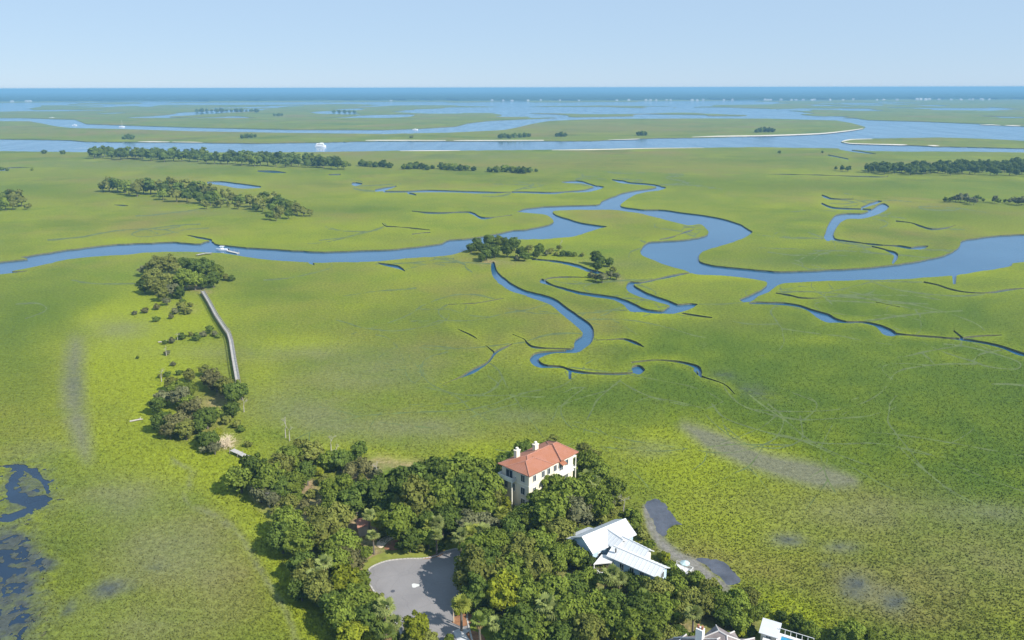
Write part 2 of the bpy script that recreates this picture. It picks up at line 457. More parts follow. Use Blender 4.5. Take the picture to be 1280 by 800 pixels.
for px, py in ((905,478),(935,492),(960,505),(1000,520),(1040,532),(890,505),(1085,540),(1120,495),(1220,455),(1180,430),(730,485),(660,490),(610,470),(560,440),(470,330),(420,400),(800,300),(960,315),(1010,290),(1100,285),(1200,260),(1160,380),(1040,380),(860,230),(760,215),(640,240),(250,280),(170,270),(60,300),(90,350),(20,380),(330,350),(520,360),(590,340),(1140,420),(1240,480)):
    x, y, _z = at(px, py); rill(x, y, rr.uniform(0, 6.28), int(rr.integers(6, 16)), rr.uniform(1.3, 2.2), 2)
RILL = RILL + (fbm(WX / 4, WY / 4, 23, 2) - 0.5) * 1.4
RILL = np.minimum(RILL, np.minimum(-WATER - .7, -MUD - .7))

def contour(F):
    """marching squares at 0: shared vertices and oriented edges (inside on the left)"""
    s = F > 0
    H, W = F.shape
    hx = s[:, :-1] != s[:, 1:]; vy = s[:-1] != s[1:]
    hid = np.full(hx.shape, -1); vid = np.full(vy.shape, -1)
    n1 = hx.sum(); hid[hx] = np.arange(n1); vid[vy] = n1 + np.arange(vy.sum())
    i, j = np.nonzero(hx); t = F[i, j] / (F[i, j] - F[i, j + 1])
    P1 = np.stack([X0 + (j + t) * SX, Y0 + i * SY], 1)
    i, j = np.nonzero(vy); t = F[i, j] / (F[i, j] - F[i + 1, j])
    P2 = np.stack([X0 + j * SX, Y0 + (i + t) * SY], 1)
    V = np.vstack([P1, P2])
    code = s[:-1, :-1] * 1 + s[:-1, 1:] * 2 + s[1:, 1:] * 4 + s[1:, :-1] * 8
    E = []
    top = lambda i, j: hid[i, j]; bot = lambda i, j: hid[i + 1, j]; lef = lambda i, j: vid[i, j]; rig = lambda i, j: vid[i, j + 1]
    T = {1: [(lef, top)], 2: [(top, rig)], 4: [(rig, bot)], 8: [(bot, lef)], 3: [(lef, rig)], 6: [(top, bot)], 12: [(rig, lef)], 9: [(bot, top)],
         14: [(top, lef)], 13: [(rig, top)], 11: [(bot, rig)], 7: [(lef, bot)], 5: [(lef, top), (rig, bot)], 10: [(top, rig), (bot, lef)]}
    for c, prs in T.items():
        i, j = np.nonzero(code == c)
        for a, b in prs:
            E.append(np.stack([a(i, j), b(i, j)], 1))
    return V, np.vstack(E)
def thin(V, E, tol):
    """drop nearly straight contour vertices; dedupe"""
    nxt = {a: b for a, b in E}; prv = {b: a for a, b in E}
    Vd = V
    removed = set()
    for rnd in range(3):
        for v in list(nxt.keys()):
            if v in removed or v not in prv: continue
            a, b = prv[v], nxt[v]
            if a == b or a not in nxt or nxt.get(b) is None: continue
            if a in removed or b in removed: continue
            d = Vd[b] - Vd[a]; L = math.hypot(*d)
            if L > 9 or L < 1e-9: continue
            e = abs(d[0] * (Vd[v][1] - Vd[a][1]) - d[1] * (Vd[v][0] - Vd[a][0])) / L
            if e < tol:
                nxt[a] = b; prv[b] = a; removed.add(v); del nxt[v]; del prv[v]
    keep = sorted(set(nxt) | set(nxt.values()))
    m = {k: i for i, k in enumerate(keep)}
    return Vd[keep], [(m[a], m[b]) for a, b in nxt.items()]
wv, we = thin(*contour(WATER), 0.10)
mv, me_ = thin(*contour(MUD), 0.10)
rv, re_ = thin(*contour(RILL), 0.10)

# vegetation zones of the marsh, as weights on the ground
def line_w(pts, soft=1.0):
    F = np.full(PX.shape, -40.0, np.float32)
    stroke(F, pts, ext=40)
    w_ = np.array([p[2] for p in pts]).mean() / 2
    return np.clip(0.5 + F / (w_ * soft * 2), 0, 1)
lime = np.zeros(PX.shape, np.float32)
for a in ((130,400,34,13,.9),(165,425,30,40,.9),(185,480,30,40,.8),(120,480,30,50,.5),(240,590,70,26,.6),(310,610,36,24,.7),(370,430,60,11,.9),(330,470,22,26,.6),
          (460,575,50,14,.9),(600,565,50,14,.8),(930,560,70,22,1.1,14),(850,580,60,36,.7),(870,650,60,30,.5),(990,765,70,22,1.1,14),(820,545,24,12,.8),(960,680,80,30,.35),
          (420,285,170,10,.5),(60,262,100,20,.35),(120,300,120,8,.5),(350,300,120,6,.5),(700,455,50,14,.6),(690,330,60,14,.5),(900,345,60,6,.6),(820,395,40,10,.6),(1010,360,40,8,.5),
          (540,345,60,10,.5),(700,300,50,8,.5),(780,255,50,5,.5),(150,440,60,12,.4),(1200,340,60,8,.5),(230,450,40,20,.6),(250,395,40,30,.5),(1010,425,60,6,.4),(500,245,160,10,.3),(300,225,90,5,.3),
          (60,640,40,16,.4),(60,735,30,30,.5,-30),(280,560,40,16,.6),(1000,255,120,20,.25),(690,240,120,10,.25),(1000,300,60,10,.35)):
    lime += a[4] * splat(a[0], a[1], a[2], a[3], a[5] if len(a) > 5 else 0)
for a in ((170,430,70,90,.45),(230,560,110,50,.35),(110,560,90,40,.3),(320,650,50,60,.3),(200,390,60,30,.35),(700,560,120,30,.3),(950,620,120,60,.3),(60,430,30,30,.2)): lime += a[4] * splat(a[0], a[1], a[2], a[3])
lime += 1.0 * line_w([(255,575,34),(300,625,32),(330,680,34),(365,750,36),(400,810,36)], 1.0)
lime += 0.8 * line_w([(400,560,24),(450,570,26),(500,580,20)], 1.0)
dark = np.zeros(PX.shape, np.float32)
for a in ((1150,530,190,52,1.0),(1250,610,90,60,.7),(1120,470,260,110,.55),(1060,322,150,16,.45),(820,480,120,40,.35),(1000,430,200,30,.3),(1000,515,120,36,.9,8),(930,480,60,22,.8),(700,500,120,26,.55),(80,385,110,34,.55),(20,450,60,60,.5),(1120,385,140,22,.6),(1030,325,50,6,.5),
          (830,430,90,30,.5),(30,235,60,6,.5),(90,245,60,7,.5),(1150,270,120,10,.5),(700,226,220,4,.4),(1050,235,150,6,.4),(560,400,120,30,.35),(1220,450,90,40,.5),(330,215,120,3,.5),
          (60,700,60,40,.4),(420,262,80,5,.4),(930,230,200,8,.3),(1000,200,200,6,.3)):
    dark += a[4] * splat(a[0], a[1], a[2], a[3], a[5] if len(a) > 5 else 0)
grey = np.zeros(PX.shape, np.float32)
for a in ((150,412,40,14,.55),(460,465,90,26,.45),(390,520,80,26,.6,12),(530,535,70,16,.55),(640,520,60,9,.45),(815,560,30,12,.5),(150,625,70,30,.55),(190,690,60,34,.45),(140,735,26,12,.8,-20),(330,440,160,10,.3),
          (985,675,26,10,.6),(1052,685,26,8,.6),(1072,735,24,20,.7,20),(1115,752,24,16,.7,30),(1080,640,120,26,.35),(1240,640,60,14,.5),(250,700,60,60,.4),(1230,700,120,40,.3),(160,780,110,30,.4),(60,560,40,12,.3),
          (900,330,200,6,.15),(560,300,60,4,.2),(160,205,170,5,.35),(560,195,200,4,.35),(240,265,60,3,.3)):
    grey += a[4] * splat(a[0], a[1], a[2], a[3], a[5] if len(a) > 5 else 0)
grey += 0.9 * line_w([(95,430,18),(90,490,26),(100,540,22),(108,570,14)], 1.0)
grey += 1.7 * line_w([(856,533,5),(880,545,14),(900,556,19),(950,576,20),(1010,591,22),(1040,597,18),(1066,601,8)], 1.3)
dark += 0.8 * line_w([(840,520,10),(900,545,12),(960,566,12),(1040,585,12)], 1.2)
grey += 0.55 * line_w([(215,575,4),(240,592,4),(232,625,5),(270,645,5),(300,670,6),(330,720,7),(360,770,8),(372,810,8)], .8)
tan = np.zeros(PX.shape, np.float32)
for a in ((870,690,60,30,.5),(950,705,90,24,.5),(870,635,60,24,.4),(330,690,60,50,.35),(560,320,60,10,.4),(1100,760,100,40,.45),(1180,700,120,60,.4),(1020,640,120,40,.35),(1200,590,80,30,.25),(760,480,120,30,.25),(250,720,80,70,.3),(100,450,60,40,.2),(600,430,120,20,.3),(470,235,140,6,.4),(150,225,140,6,.3),(700,205,300,7,.45),(980,470,60,10,.4),
          (950,405,80,10,.3),(700,275,80,6,.4),(270,500,30,10,.5),(800,690,30,40,.3),(190,165,300,3,.6),(760,160,150,7,.5),(1130,176,100,3,.4),(400,330,150,10,.2),(640,400,200,40,.2)):
    tan += a[4] * splat(a[0], a[1], a[2], a[3], a[5] if len(a) > 5 else 0)
soil = np.zeros(PX.shape, np.float32)
polys_soil = np.full(PX.shape, -40.0, np.float32)
stroke(polys_soil, [(470,600,60),(560,625,80),(650,660,90),(700,720,110),(800,770,110),(960,830,90)], ext=12)
stroke(polys_soil, [(330,610,40),(390,650,80),(440,710,90),(480,780,90),(520,850,90)], ext=12)
soil = np.clip(0.5 + polys_soil / 14, 0, 1) * 0.95
for a in ((250,358,18,5,.9),(258,362,10,4,.8),(272,505,22,9,.55),(280,493,9,6,.7),(250,530,30,22,.45),(283,553,14,7,.9),(382,603,10,5,.9),(360,625,24,9,.5),(440,590,18,6,.5),(230,340,34,18,.5),(610,327,14,3,.9),(645,327,16,3,.6),(776,350,5,3,.9),(740,330,60,5,.25),(230,385,20,8,.3)):
    soil += a[4] * splat(a[0], a[1], a[2], a[3])
grey += 2.2 * line_w([(812,640,9),(820,668,10),(838,690,11),(870,716,14),(905,740,14)], .8)
wet = 1.0 * np.minimum(1.25 * hollow, 1.0)
for a in ((985,675,18,7,.8),(1052,684,20,6,.55),(1068,735,16,15,.85,30),(1115,752,14,14,.7,40),(1032,706,9,4,.6),(128,738,18,10,.75,-15),(150,733,22,8,.45),(88,760,11,7,.9,-40),(195,708,14,6,.5),(945,490,22,9,.5,15),(905,470,16,6,.5),(95,480,10,30,.35,-8),(1130,748,10,6,.4)):
    wet += a[4] * splat(a[0], a[1], a[2], a[3], a[5] if len(a) > 5 else 0)
mud_path_px = Z(660,620,4.444,[(640,50),(652,110),(672,185),(705,250),(765,310),(835,360),(900,405),(955,455),(1000,505),(1060,522),(1112,496),(1058,458),(998,408),(938,356),(865,332),(795,285),(748,240),(715,190),(690,140),(668,95),(655,55)])
MPATH = np.full(PX.shape, -4.0, np.float32)
polyfill(MPATH, mud_path_px)
MPATH = np.where(MPATH > -3.9, MPATH + .8, MPATH)
path_w = np.clip(.5 + (MPATH + (fbm(WX / 3, WY / 3, 91, 3) - .5) * 5) / 5, 0, 1)
lime *= 1 - path_w; dark *= 1 - path_w
# grass levee along the creeks is a fresher green
nearw = np.clip(1.0 - np.abs(-WATER - 1.6) / 2.6, 0, 1) * (PY > 195)
k = 9
cs = np.cumsum(np.pad(nearw, ((k, k), (0, 0))), 0); nearw = (cs[2*k:] - cs[:-2*k]) / (2 * k)
cs = np.cumsum(np.pad(nearw, ((0, 0), (k, k))), 1); nearw = (cs[:, 2*k:] - cs[:, :-2*k]) / (2 * k)
lime += 0.9 * np.clip(nearw, 0, .5) * (0.4 + 1.2 * fbm(WX / 40, WY / 40, 61, 2))

def sample(F, x, y):
    i = np.clip(np.rint((y - Y0) / SY).astype(int), 0, F.shape[0] - 1); j = np.clip(np.rint((x - X0) / SX).astype(int), 0, F.shape[1] - 1)
    return F[i, j]
gp = []
y = Y0
while y < Y1 + 1:
    step = 1.6 if y < 200 else (3.2 if y < 330 else 5.5)
    sx_ = 12 if y < 200 else (8 if y < 330 else 6.5)
    xs = np.arange(X0, X1 + 0.1, sx_)
    jit = (rng.random((len(xs), 2)) - .5) * np.array([sx_ * .5, step * .5])
    if y <= Y0 or y + step >= Y1 + 1: jit[:] = 0
    jit[0] = jit[-1] = 0
    gp.append(np.stack([xs, np.full(len(xs), y)], 1) + jit)
    y += step
gp = np.vstack(gp)
gp[:, 0] = np.clip(gp[:, 0], X0, X1); gp[:, 1] = np.clip(gp[:, 1], Y0, Y1)
ok = (np.abs(sample(WATER, gp[:, 0], gp[:, 1])) > 0.7) & (np.abs(sample(MUD, gp[:, 0], gp[:, 1])) > 0.7) & (np.abs(sample(RILL, gp[:, 0], gp[:, 1])) > 0.5)
gp = gp[ok]
allv = np.vstack([wv, mv, rv, gp])
alle = list(we) + [(a + len(wv), b + len(wv)) for a, b in me_] + [(a + len(wv) + len(mv), b + len(wv) + len(mv)) for a, b in re_]
res = delaunay_2d_cdt([Vector((float(a), float(b))) for a, b in allv], [(int(a), int(b)) for a, b in alle], [], 0, 1e-5)
cv = np.array([tuple(v) for v in res[0]])
cf = np.array([f for f in res[2] if len(f) == 3])
cen = cv[cf].mean(1)
def bil(F, x, y):
    u = np.clip((x - X0) / SX, 0, F.shape[1] - 1.001); v = np.clip((y - Y0) / SY, 0, F.shape[0] - 1.001)
    i = v.astype(int); j = u.astype(int); a = v - i; b = u - j
    return (F[i, j] * (1 - b) + F[i, j + 1] * b) * (1 - a) + (F[i + 1, j] * (1 - b) + F[i + 1, j + 1] * b) * a
isw = bil(WATER, cen[:, 0], cen[:, 1]) > 0
ism = bil(MUD, cen[:, 0], cen[:, 1]) > 0
land = cf[~isw]; isr = bil(RILL, cen[:, 0], cen[:, 1]) > 0
lm = np.where(ism, 1, np.where(isr, 3, 0))[~isw]
used = np.unique(land); remap = np.full(len(cv), -1); remap[used] = np.arange(len(used))
gv = cv[used]; gx, gy = at_np(gv[:, 0], gv[:, 1])
# banks: every edge between water and land drops below the water
def edge_keys(F):
    e = np.vstack([F[:, [0, 1]], F[:, [1, 2]], F[:, [2, 0]]])
    return e
le = edge_keys(land); wset = {(min(a, b), max(a, b)) for a, b in edge_keys(cf[isw])}
bank = [(a, b) for a, b in le if (min(a, b), max(a, b)) in wset]
verts = np.stack([gx, gy, -0.62 * np.clip(1.4 * sample(hollow + splat(30, 610, 60, 40), gv[:, 0], gv[:, 1]), 0, 1)], 1)
BANK_D = 1.3
bv = {}; extra = []
bf = []
for a, b in bank:
    q = []
    for k_ in (a, b):
        if k_ not in bv:
            bv[k_] = len(verts) + len(extra)
            p = verts[remap[k_]]; extra.append((p[0], p[1], -BANK_D))
        q.append(bv[k_])
    bf.append((int(remap[b]), int(remap[a]), q[0], q[1]))
faces = [tuple(int(remap[i]) for i in f) for f in land]
# image y runs down, so flip to face up
faces = [(f[0], f[2], f[1]) if ((gx[f[1]]-gx[f[0]])*(gy[f[2]]-gy[f[0]]) - (gx[f[2]]-gx[f[0]])*(gy[f[1]]-gy[f[0]])) < 0 else f for f in faces]
allverts = np.vstack([verts, np.array(extra)]) if extra else verts
gme = bpy.data.meshes.new('marsh_ground')
gme.from_pydata([tuple(map(float, v)) for v in allverts], [], faces + bf)
gme.polygons.foreach_set('material_index', list(map(int, lm)) + [2] * len(bf))
for nm, F in (('lime', lime), ('dark', dark), ('grey', grey), ('tan', tan), ('soil', soil), ('wet', wet), ('bare', path_w)):
    a = gme.attributes.new(nm, 'FLOAT', 'POINT')
    val = np.zeros(len(allverts), np.float32); val[:len(gv)] = sample(F, gv[:, 0], gv[:, 1])
    a.data.foreach_set('value', val)

def marsh_material(blades=False):
    m, nd, lk = new_mat('marsh_blades' if blades else 'marsh_grass')
    b = nd['Principled BSDF']
    b.inputs['Roughness'].default_value = 0.9
    b.inputs['Specular IOR Level'].default_value = 0.04
    pos = nd.new('ShaderNodeNewGeometry').outputs['Position']
    n_big = noise(nd, lk, pos, 0.006, 4, 0.6)
    n_mid = noise(nd, lk, pos, 0.045, 5, 0.65)
    n_fine = noise(nd, lk, pos, 0.75, 5, 0.75)
    n_tuft = noise(nd, lk, pos, 2.6, 3, 0.7)
    n_wet = noise(nd, lk, pos, 0.28, 5, 0.7)
    n_pat = noise(nd, lk, pos, 0.13, 4, 0.7)
    n_h1 = noise(nd, lk, pos, 0.0045, 5, 0.62)
    n_h2 = noise(nd, lk, pos, 0.011, 5, 0.62)
    def attr(nm, amp, noi, gain=1.0):
        a = nd.new('ShaderNodeAttribute'); a.attribute_name = nm
        t = mathn(nd, lk, 'MULTIPLY', a.outputs['Fac'], gain)
        d = mathn(nd, lk, 'MULTIPLY', mathn(nd, lk, 'SUBTRACT', noi, 0.5), amp)
        # noise only acts where the zone has weight
        d = mathn(nd, lk, 'MULTIPLY', d, mathn(nd, lk, 'MINIMUM', mathn(nd, lk, 'MULTIPLY', t, 3.0), 1.0))
        return mathn(nd, lk, 'ADD', t, d, True)
    base = mixc(nd, lk, mathn(nd, lk, 'SUBTRACT', mathn(nd, lk, 'MULTIPLY', n_big, 4.0), 1.5, True), MARSH['olive'], MARSH['green'])
    sp = mathn(nd, lk, 'SUBTRACT', mathn(nd, lk, 'MULTIPLY', n_mid, 3.0), 1.0, True)
    base = mixc(nd, lk, mathn(nd, lk, 'MULTIPLY', sp, 0.45), base, MARSH['warm'])
    st = nd.new('ShaderNodeMapping'); st.inputs['Location'].default_value = (300, 90, 0); st.inputs['Rotation'].default_value = (0, 0, 0.35)
    lk.new(pos, st.inputs['Vector'])
    n_h3 = noise(nd, lk, st.outputs[0], 0.007, 5, 0.65)
    thr = lambda f, g, o: mathn(nd, lk, 'SUBTRACT', mathn(nd, lk, 'MULTIPLY', f, g), o, True)
    base = mixc(nd, lk, mathn(nd, lk, 'MULTIPLY', thr(n_h1, 8.0, 4.1), 0.75), base, MARSH['tan'])
    base = mixc(nd, lk, mathn(nd, lk, 'MULTIPLY', thr(n_h2, 8.0, 4.3), 0.60), base, MARSH['lime'])
    base = mixc(nd, lk, mathn(nd, lk, 'MULTIPLY', thr(n_h3, 8.0, 4.2), 0.70), base, MARSH['dark'])
    c = mixc(nd, lk, attr('tan', 1.1, n_mid), base, MARSH['tan'])
    c = mixc(nd, lk, attr('dark', 0.9, n_mid, 1.25), c, MARSH['dark'])
    c = mixc(nd, lk, attr('lime', 0.9, n_mid), c, MARSH['lime'])
    c = mixc(nd, lk, attr('grey', 0.9, n_mid, 0.9), c, MARSH['grey'])
    soilc = mixc(nd, lk, n_fine, MARSH['soil'], MARSH['sand'])
    soilc = mixc(nd, lk, mathn(nd, lk, 'SUBTRACT', mathn(nd, lk, 'MULTIPLY', n_mid, 4.0), 1.6, True), soilc, MARSH['green'])
    c = mixc(nd, lk, attr('soil', 1.0, n_fine), c, soilc)
    c = mixc(nd, lk, mathn(nd, lk, 'MULTIPLY', thr(n_pat, 6.0, 3.5), 0.22), c, MARSH['dark'])
    c = mixc(nd, lk, attr('wet', 1.8, n_wet), c, MARSH['wet'])
    c = mixc(nd, lk, attr('bare', 0.6, n_wet), c, MARSH['bare'])
    # tussock speckle: dead straw and dark stems between the blades
    s1 = mathn(nd, lk, 'ADD', mathn(nd, lk, 'MULTIPLY', n_fine, 0.65), mathn(nd, lk, 'MULTIPLY', n_tuft, 0.35))
    v = nd.new('ShaderNodeMapRange')
    v.inputs['From Min'].default_value, v.inputs['From Max'].default_value = 0.36, 0.64
    v.inputs['To Min'].default_value, v.inputs['To Max'].default_value = (0.78, 1.20) if blades else (0.58, 1.38)
    lk.new(s1, v.inputs['Value'])
    hs = nd.new('ShaderNodeHueSaturation')
    lk.new(c, hs.inputs['Color']); lk.new(v.outputs[0], hs.inputs['Value'])
    lk.new(hs.outputs[0], b.inputs['Base Color'])
    bp = nd.new('ShaderNodeBump')
    bp.inputs['Strength'].default_value = 0.40
    bp.inputs['Distance'].default_value = 0.4
    lk.new(s1, bp.inputs['Height'])
    if blades:                                   # soft upright blades take the light of the whole sward
        up = nd.new('ShaderNodeCombineXYZ'); up.inputs[2].default_value = 1.0
        gn_ = nd.new('ShaderNodeNewGeometry')
        vm = nd.new('ShaderNodeVectorMath'); vm.operation = 'MULTIPLY_ADD'
        vm.inputs[1].default_value = (0.28, 0.28, 0.28)
        lk.new(gn_.outputs['Normal'], vm.inputs[0]); lk.new(up.outputs[0], vm.inputs[2])
        vn = nd.new('ShaderNodeVectorMath'); vn.operation = 'NORMALIZE'
        lk.new(vm.outputs[0], vn.inputs[0]); lk.new(vn.outputs[0], b.inputs['Normal'])
        return m
    lk.new(bp.outputs[0], b.inputs['Normal'])
    return m
MARSH = dict(olive=(0.142, 0.172, 0.020), green=(0.104, 0.154, 0.018), warm=(0.172, 0.166, 0.036), tan=(0.185, 0.150, 0.050), dark=(0.070, 0.112, 0.014),
             lime=(0.196, 0.232, 0.016), wet=(0.060, 0.070, 0.066), bare=(0.180, 0.170, 0.150), grey=(0.142, 0.144, 0.088), soil=(0.14, 0.10, 0.06), sand=(0.40, 0.29, 0.17))
gme.materials.append(marsh_material())
gme.materials.append(simple_mat('wet_mud', (0.070, 0.074, 0.090), 0.32, 0.4, 0.35, bump=0.3))
gme.materials.append(simple_mat('bank_mud', (0.095, 0.100, 0.048), 0.8, 0.35, 0.8, bump=0.4))
gme.materials.append(simple_mat('rill_mud', (0.078, 0.108, 0.024), 0.9, 0.5, 0.3, bump=0.4))
gme.update()
tag(link('marsh_ground', gme), kind='structure')

road_px = [(458,722),(461,712),(470,706),(485,701),(508,698.5),(528,698),(545,695),(558,689),(574,686),(590,692),(600,710),(600,740),(588,760),(584,772),(590,800),(604,860),(556,880),(520,850),(504,800),(493,775),(482,757),(468,740)]
PAVED = np.full(PX.shape, -4.0, np.float32)
polyfill(PAVED, [(440,716),(450,690),(500,680),(560,680),(606,690),(612,740),(612,800),(640,870),(520,870),(490,800),(455,740)], sm=False)
PAVED = np.maximum(PAVED, MPATH + (fbm(WX / 2, WY / 2, 92, 3) - .5) * 5)

# standing cordgrass: tufts of blades on the nearer marsh
def cordgrass(n):
    g_ = np.random.default_rng(5)
    px = g_.uniform(-140, 1420, n); py = g_.uniform(330, 870, n)
    Wt, Mu, So = sample(WATER, px, py), sample(MUD, px, py), sample(polys_soil, px, py)
    gr, we_, li, so = sample(grey, px, py), sample(wet, px, py), sample(lime, px, py), sample(soil, px, py)
    keep = (Wt < -.15) & (Mu < -.15) & (So < -2) & (so < .35) & (g_.random(n) > .75 * np.clip(gr, 0, 1)) & (g_.random(n) > 1.2 * we_) & (sample(RILL, px, py) < .1) & (sample(PAVED, px, py) < -.5) & (g_.random(n) < np.clip((py - 330) / 170, 0, 1))
    px, py, gr, li = px[keep], py[keep], gr[keep], li[keep]
    x, y = at_np(px, py); m = len(x)
    base_z = -0.62 * np.clip(1.4 * sample(hollow + splat(30, 610, 60, 40), px, py), 0, 1)
    h = g_.uniform(.20, .44, m) * (1 + .25 * np.clip(li, 0, 1)) * (1 - .45 * np.clip(gr, 0, 1))
    V = np.empty((m, 2, 3, 3), np.float32)
    for k in range(2):
        a = g_.uniform(0, 6.28, m); w_ = g_.uniform(.07, .15, m); lx, ly = g_.normal(size=(2, m)) * .16
        ca, sa = np.cos(a) * w_, np.sin(a) * w_
        V[:, k, 0] = np.stack([x - ca, y - sa, base_z - .02], 1); V[:, k, 1] = np.stack([x + ca, y + sa, base_z - .02], 1)
        V[:, k, 2] = np.stack([x + lx, y + ly, base_z + h * g_.uniform(.75, 1.1, m)], 1)
    nt_ = m * 2
    me = bpy.data.meshes.new('cordgrass')
    me.vertices.add(nt_ * 3); me.loops.add(nt_ * 3); me.polygons.add(nt_)
    me.vertices.foreach_set('co', V.reshape(-1))
    me.loops.foreach_set('vertex_index', np.arange(nt_ * 3, dtype=np.int32))
    me.polygons.foreach_set('loop_start', np.arange(0, nt_ * 3, 3, dtype=np.int32))
    me.update(calc_edges=True)
    for nm, F in (('lime', lime), ('dark', dark), ('grey', grey), ('tan', tan), ('soil', soil), ('wet', wet), ('bare', path_w)):
        me.attributes.new(nm, 'FLOAT', 'POINT').data.foreach_set('value', np.repeat(sample(F, px, py).astype(np.float32), 6))
    me.materials.append(marsh_material(True))
    tag(link('cordgrass', me), 'green cordgrass standing all over the near marsh', 'grass', kind='stuff')
cordgrass(250000)

def water_material():
    m, nd, lk = new_mat('tidal_water')
    b = nd['Principled BSDF']
    pos = nd.new('ShaderNodeNewGeometry').outputs['Position']
    f = noise(nd, lk, pos, 0.012, 5, 0.65)
    f = mathn(nd, lk, 'SUBTRACT', mathn(nd, lk, 'MULTIPLY', f, 3.0), 1.0, True)
    mp = nd.new('ShaderNodeMapping'); mp.inputs['Scale'].default_value = (0.05, 0.006, 1); mp.inputs['Rotation'].default_value = (0, 0, 0.6)
    lk.new(pos, mp.inputs['Vector'])
    wr = nd.new('ShaderNodeMapRange'); wr.inputs['To Min'].default_value = 0.08; wr.inputs['To Max'].default_value = 0.15
    wr.inputs['From Min'].default_value = 0.35; wr.inputs['From Max'].default_value = 0.65
    lk.new(noise(nd, lk, mp.outputs[0], 1.0, 4), wr.inputs['Value']); lk.new(wr.outputs[0], b.inputs['Roughness'])
    lk.new(mixc(nd, lk, f, (0.015, 0.072, 0.150), (0.028, 0.098, 0.185)), b.inputs['Base Color'])
    b.inputs['Roughness'].default_value = 0.18
    b.inputs['IOR'].default_value = 1.5
    bp = nd.new('ShaderNodeBump')
    bp.inputs['Strength'].default_value = 0.25
    bp.inputs['Distance'].default_value = 0.2
    lk.new(noise(nd, lk, pos, 0.7, 4, 0.6), bp.inputs['Height'])
    lk.new(bp.outputs[0], b.inputs['Normal'])
    return m
wb = MB()
wb.quad((-48000, -1500, -0.78), (48000, -1500, -0.78), (48000, 60000, -0.78), (-48000, 60000, -0.78))
struct('tidal_water', wb, water_material())

pb_ = MB()
pb_.poly([at(px, py, -.74) for px, py in ((-90, 860), (80, 860), (84, 700), (84, 600), (60, 566), (-90, 560))])
pw_m = simple_mat('dim_reflection_pond', (0.014, 0.030, 0.058), .12, .35, .05)  # darker base colour stands in for the weak sky reflection seen steeply
pw_m.node_tree.nodes['Principled BSDF'].inputs['IOR'].default_value = 1.33
struct('pond_water', pb_, pw_m)

# haze: one closed box of even air around everything
hz = MB()
hz.box((0, 29000, 50.0), (50000, 31500, 52.0))
hm, nd, lk = new_mat('haze')
nd.remove(nd['Principled BSDF'])
pv = nd.new('ShaderNodeVolumePrincipled')
pv.inputs['Color'].default_value = (*HAZE_COLOR, 1)
pv.inputs['Density'].default_value = HAZE_DENSITY
pv.inputs['Anisotropy'].default_value = 0.0
lk.new(pv.outputs[0], nd['Material Output'].inputs['Volume'])
ho = hz.build('haze', hm)
tag(ho, kind='stuff')

# ------------------------------------------------------------------ far shore: woods, beaches
def far_woods():
    rows = np.geomspace(1.0, 7.0, 90)
    cols = np.linspace(-0.86, 0.86, 900)
    V = []; F = []
    base = []
    for c in cols:
        px = 640 + FPX * c
        y0 = 6500 * (1.0 + 0.06 * (vnoise(np.array(c * 9), np.array(0.5), 3) - .5) + 0.05 * (vnoise(np.array(c * 60), np.array(2.5), 4) - .5))
        base.append(float(y0))
    base = np.array(base)
    n = len(cols)
    V += [(base[i] * cols[i], base[i], 0.0) for i in range(n)]
    for r in rows:
        yy = base * r; xx = yy * cols
        z = 10.5 + 4.5 * vnoise(xx / 38, yy / 60, 8) + 4.5 * vnoise(xx / 130, yy / 190, 9) - 1.5
        V += [(xx[i], yy[i] + 4, float(z[i])) for i in range(n)]
    R_ = len(rows) + 1
    for r in range(R_ - 1):
        for i in range(n - 1):
            a = r * n + i
            F.append((a, a + 1, a + n + 1, a + n))
    me = bpy.data.meshes.new('far_woods')
    me.from_pydata([tuple(map(float, v)) for v in V], [], F)
    me.materials.append(leaf_mat('woods_canopy', (0.030, 0.060, 0.030), 0.5))
    o = link('far_woods', me)
    tag(o, 'dark wooded shore stretching along the whole horizon', 'woods', kind='stuff')
far_woods()
sand_m = simple_mat('beach_sand', (0.55, 0.50, 0.42), 0.9, 0.15, 0.05)
def ribbon(name, pts, mat, z=0.06, kind='structure', sm=True):
    """flat strip on the ground along pixel points (x, y, width in px downwards)"""
    P = smooth_line(pts, 4) if sm else np.array(pts)
    b = MB()
    for p, q in zip(P[:-1], P[1:]):
        b.quad(at(p[0], p[1] + p[2] / 2, z), at(q[0], q[1] + q[2] / 2, z), at(q[0], q[1] - q[2] / 2, z), at(p[0], p[1] - p[2] / 2, z))
    return tag(b.build(name, mat), kind=kind)
for pts in ([(865,171.2,.4),(900,170.2,1.2),(960,169.4,1.5),(1022,167.1,1.4),(1050,164.6,1.3),(1067,162.5,1.1),(1079,160.4,.5)],
            [(1052,177.2,.5),(1056,175.8,1.4),(1066,174.2,.9),(1090,173.6,.5)],
            [(1055,177.8,.6),(1064,179.2,1.0),(1090,180.1,.9),(1125,180.9,1.3),(1134,181,.4)], [(1160,181.6,.4),(1167,182.0,1.4),(1174,182.2,.4)],
            [(1225,156,.4),(1240,156,.9),(1251,156.6,.3)], [(1256,156.6,.3),(1266,157,1.1),(1276,157.4,.4)],
            [(457,175.4,.5),(480,175.3,1.1),(557,175.5,.7)], [(567,175.5,.5),(600,175.5,1.0),(680,175.3,.8)],
            [(500,188.6,.4),(540,188.3,.9),(575,188.2,.4)], [(690,187.5,.4),(740,187,1.0),(815,185.4,.7),(880,184.8,.3)],
            [(172,177.1,.3),(190,177.1,1.1),(212,177.3,.5)], [(215,177.3,.4),(240,177.6,.7),(253,178,.3)], [(760,174.8,.3),(790,174,.8),(800,173.6,.3)]):
    ribbon('beach', pts, sand_m)

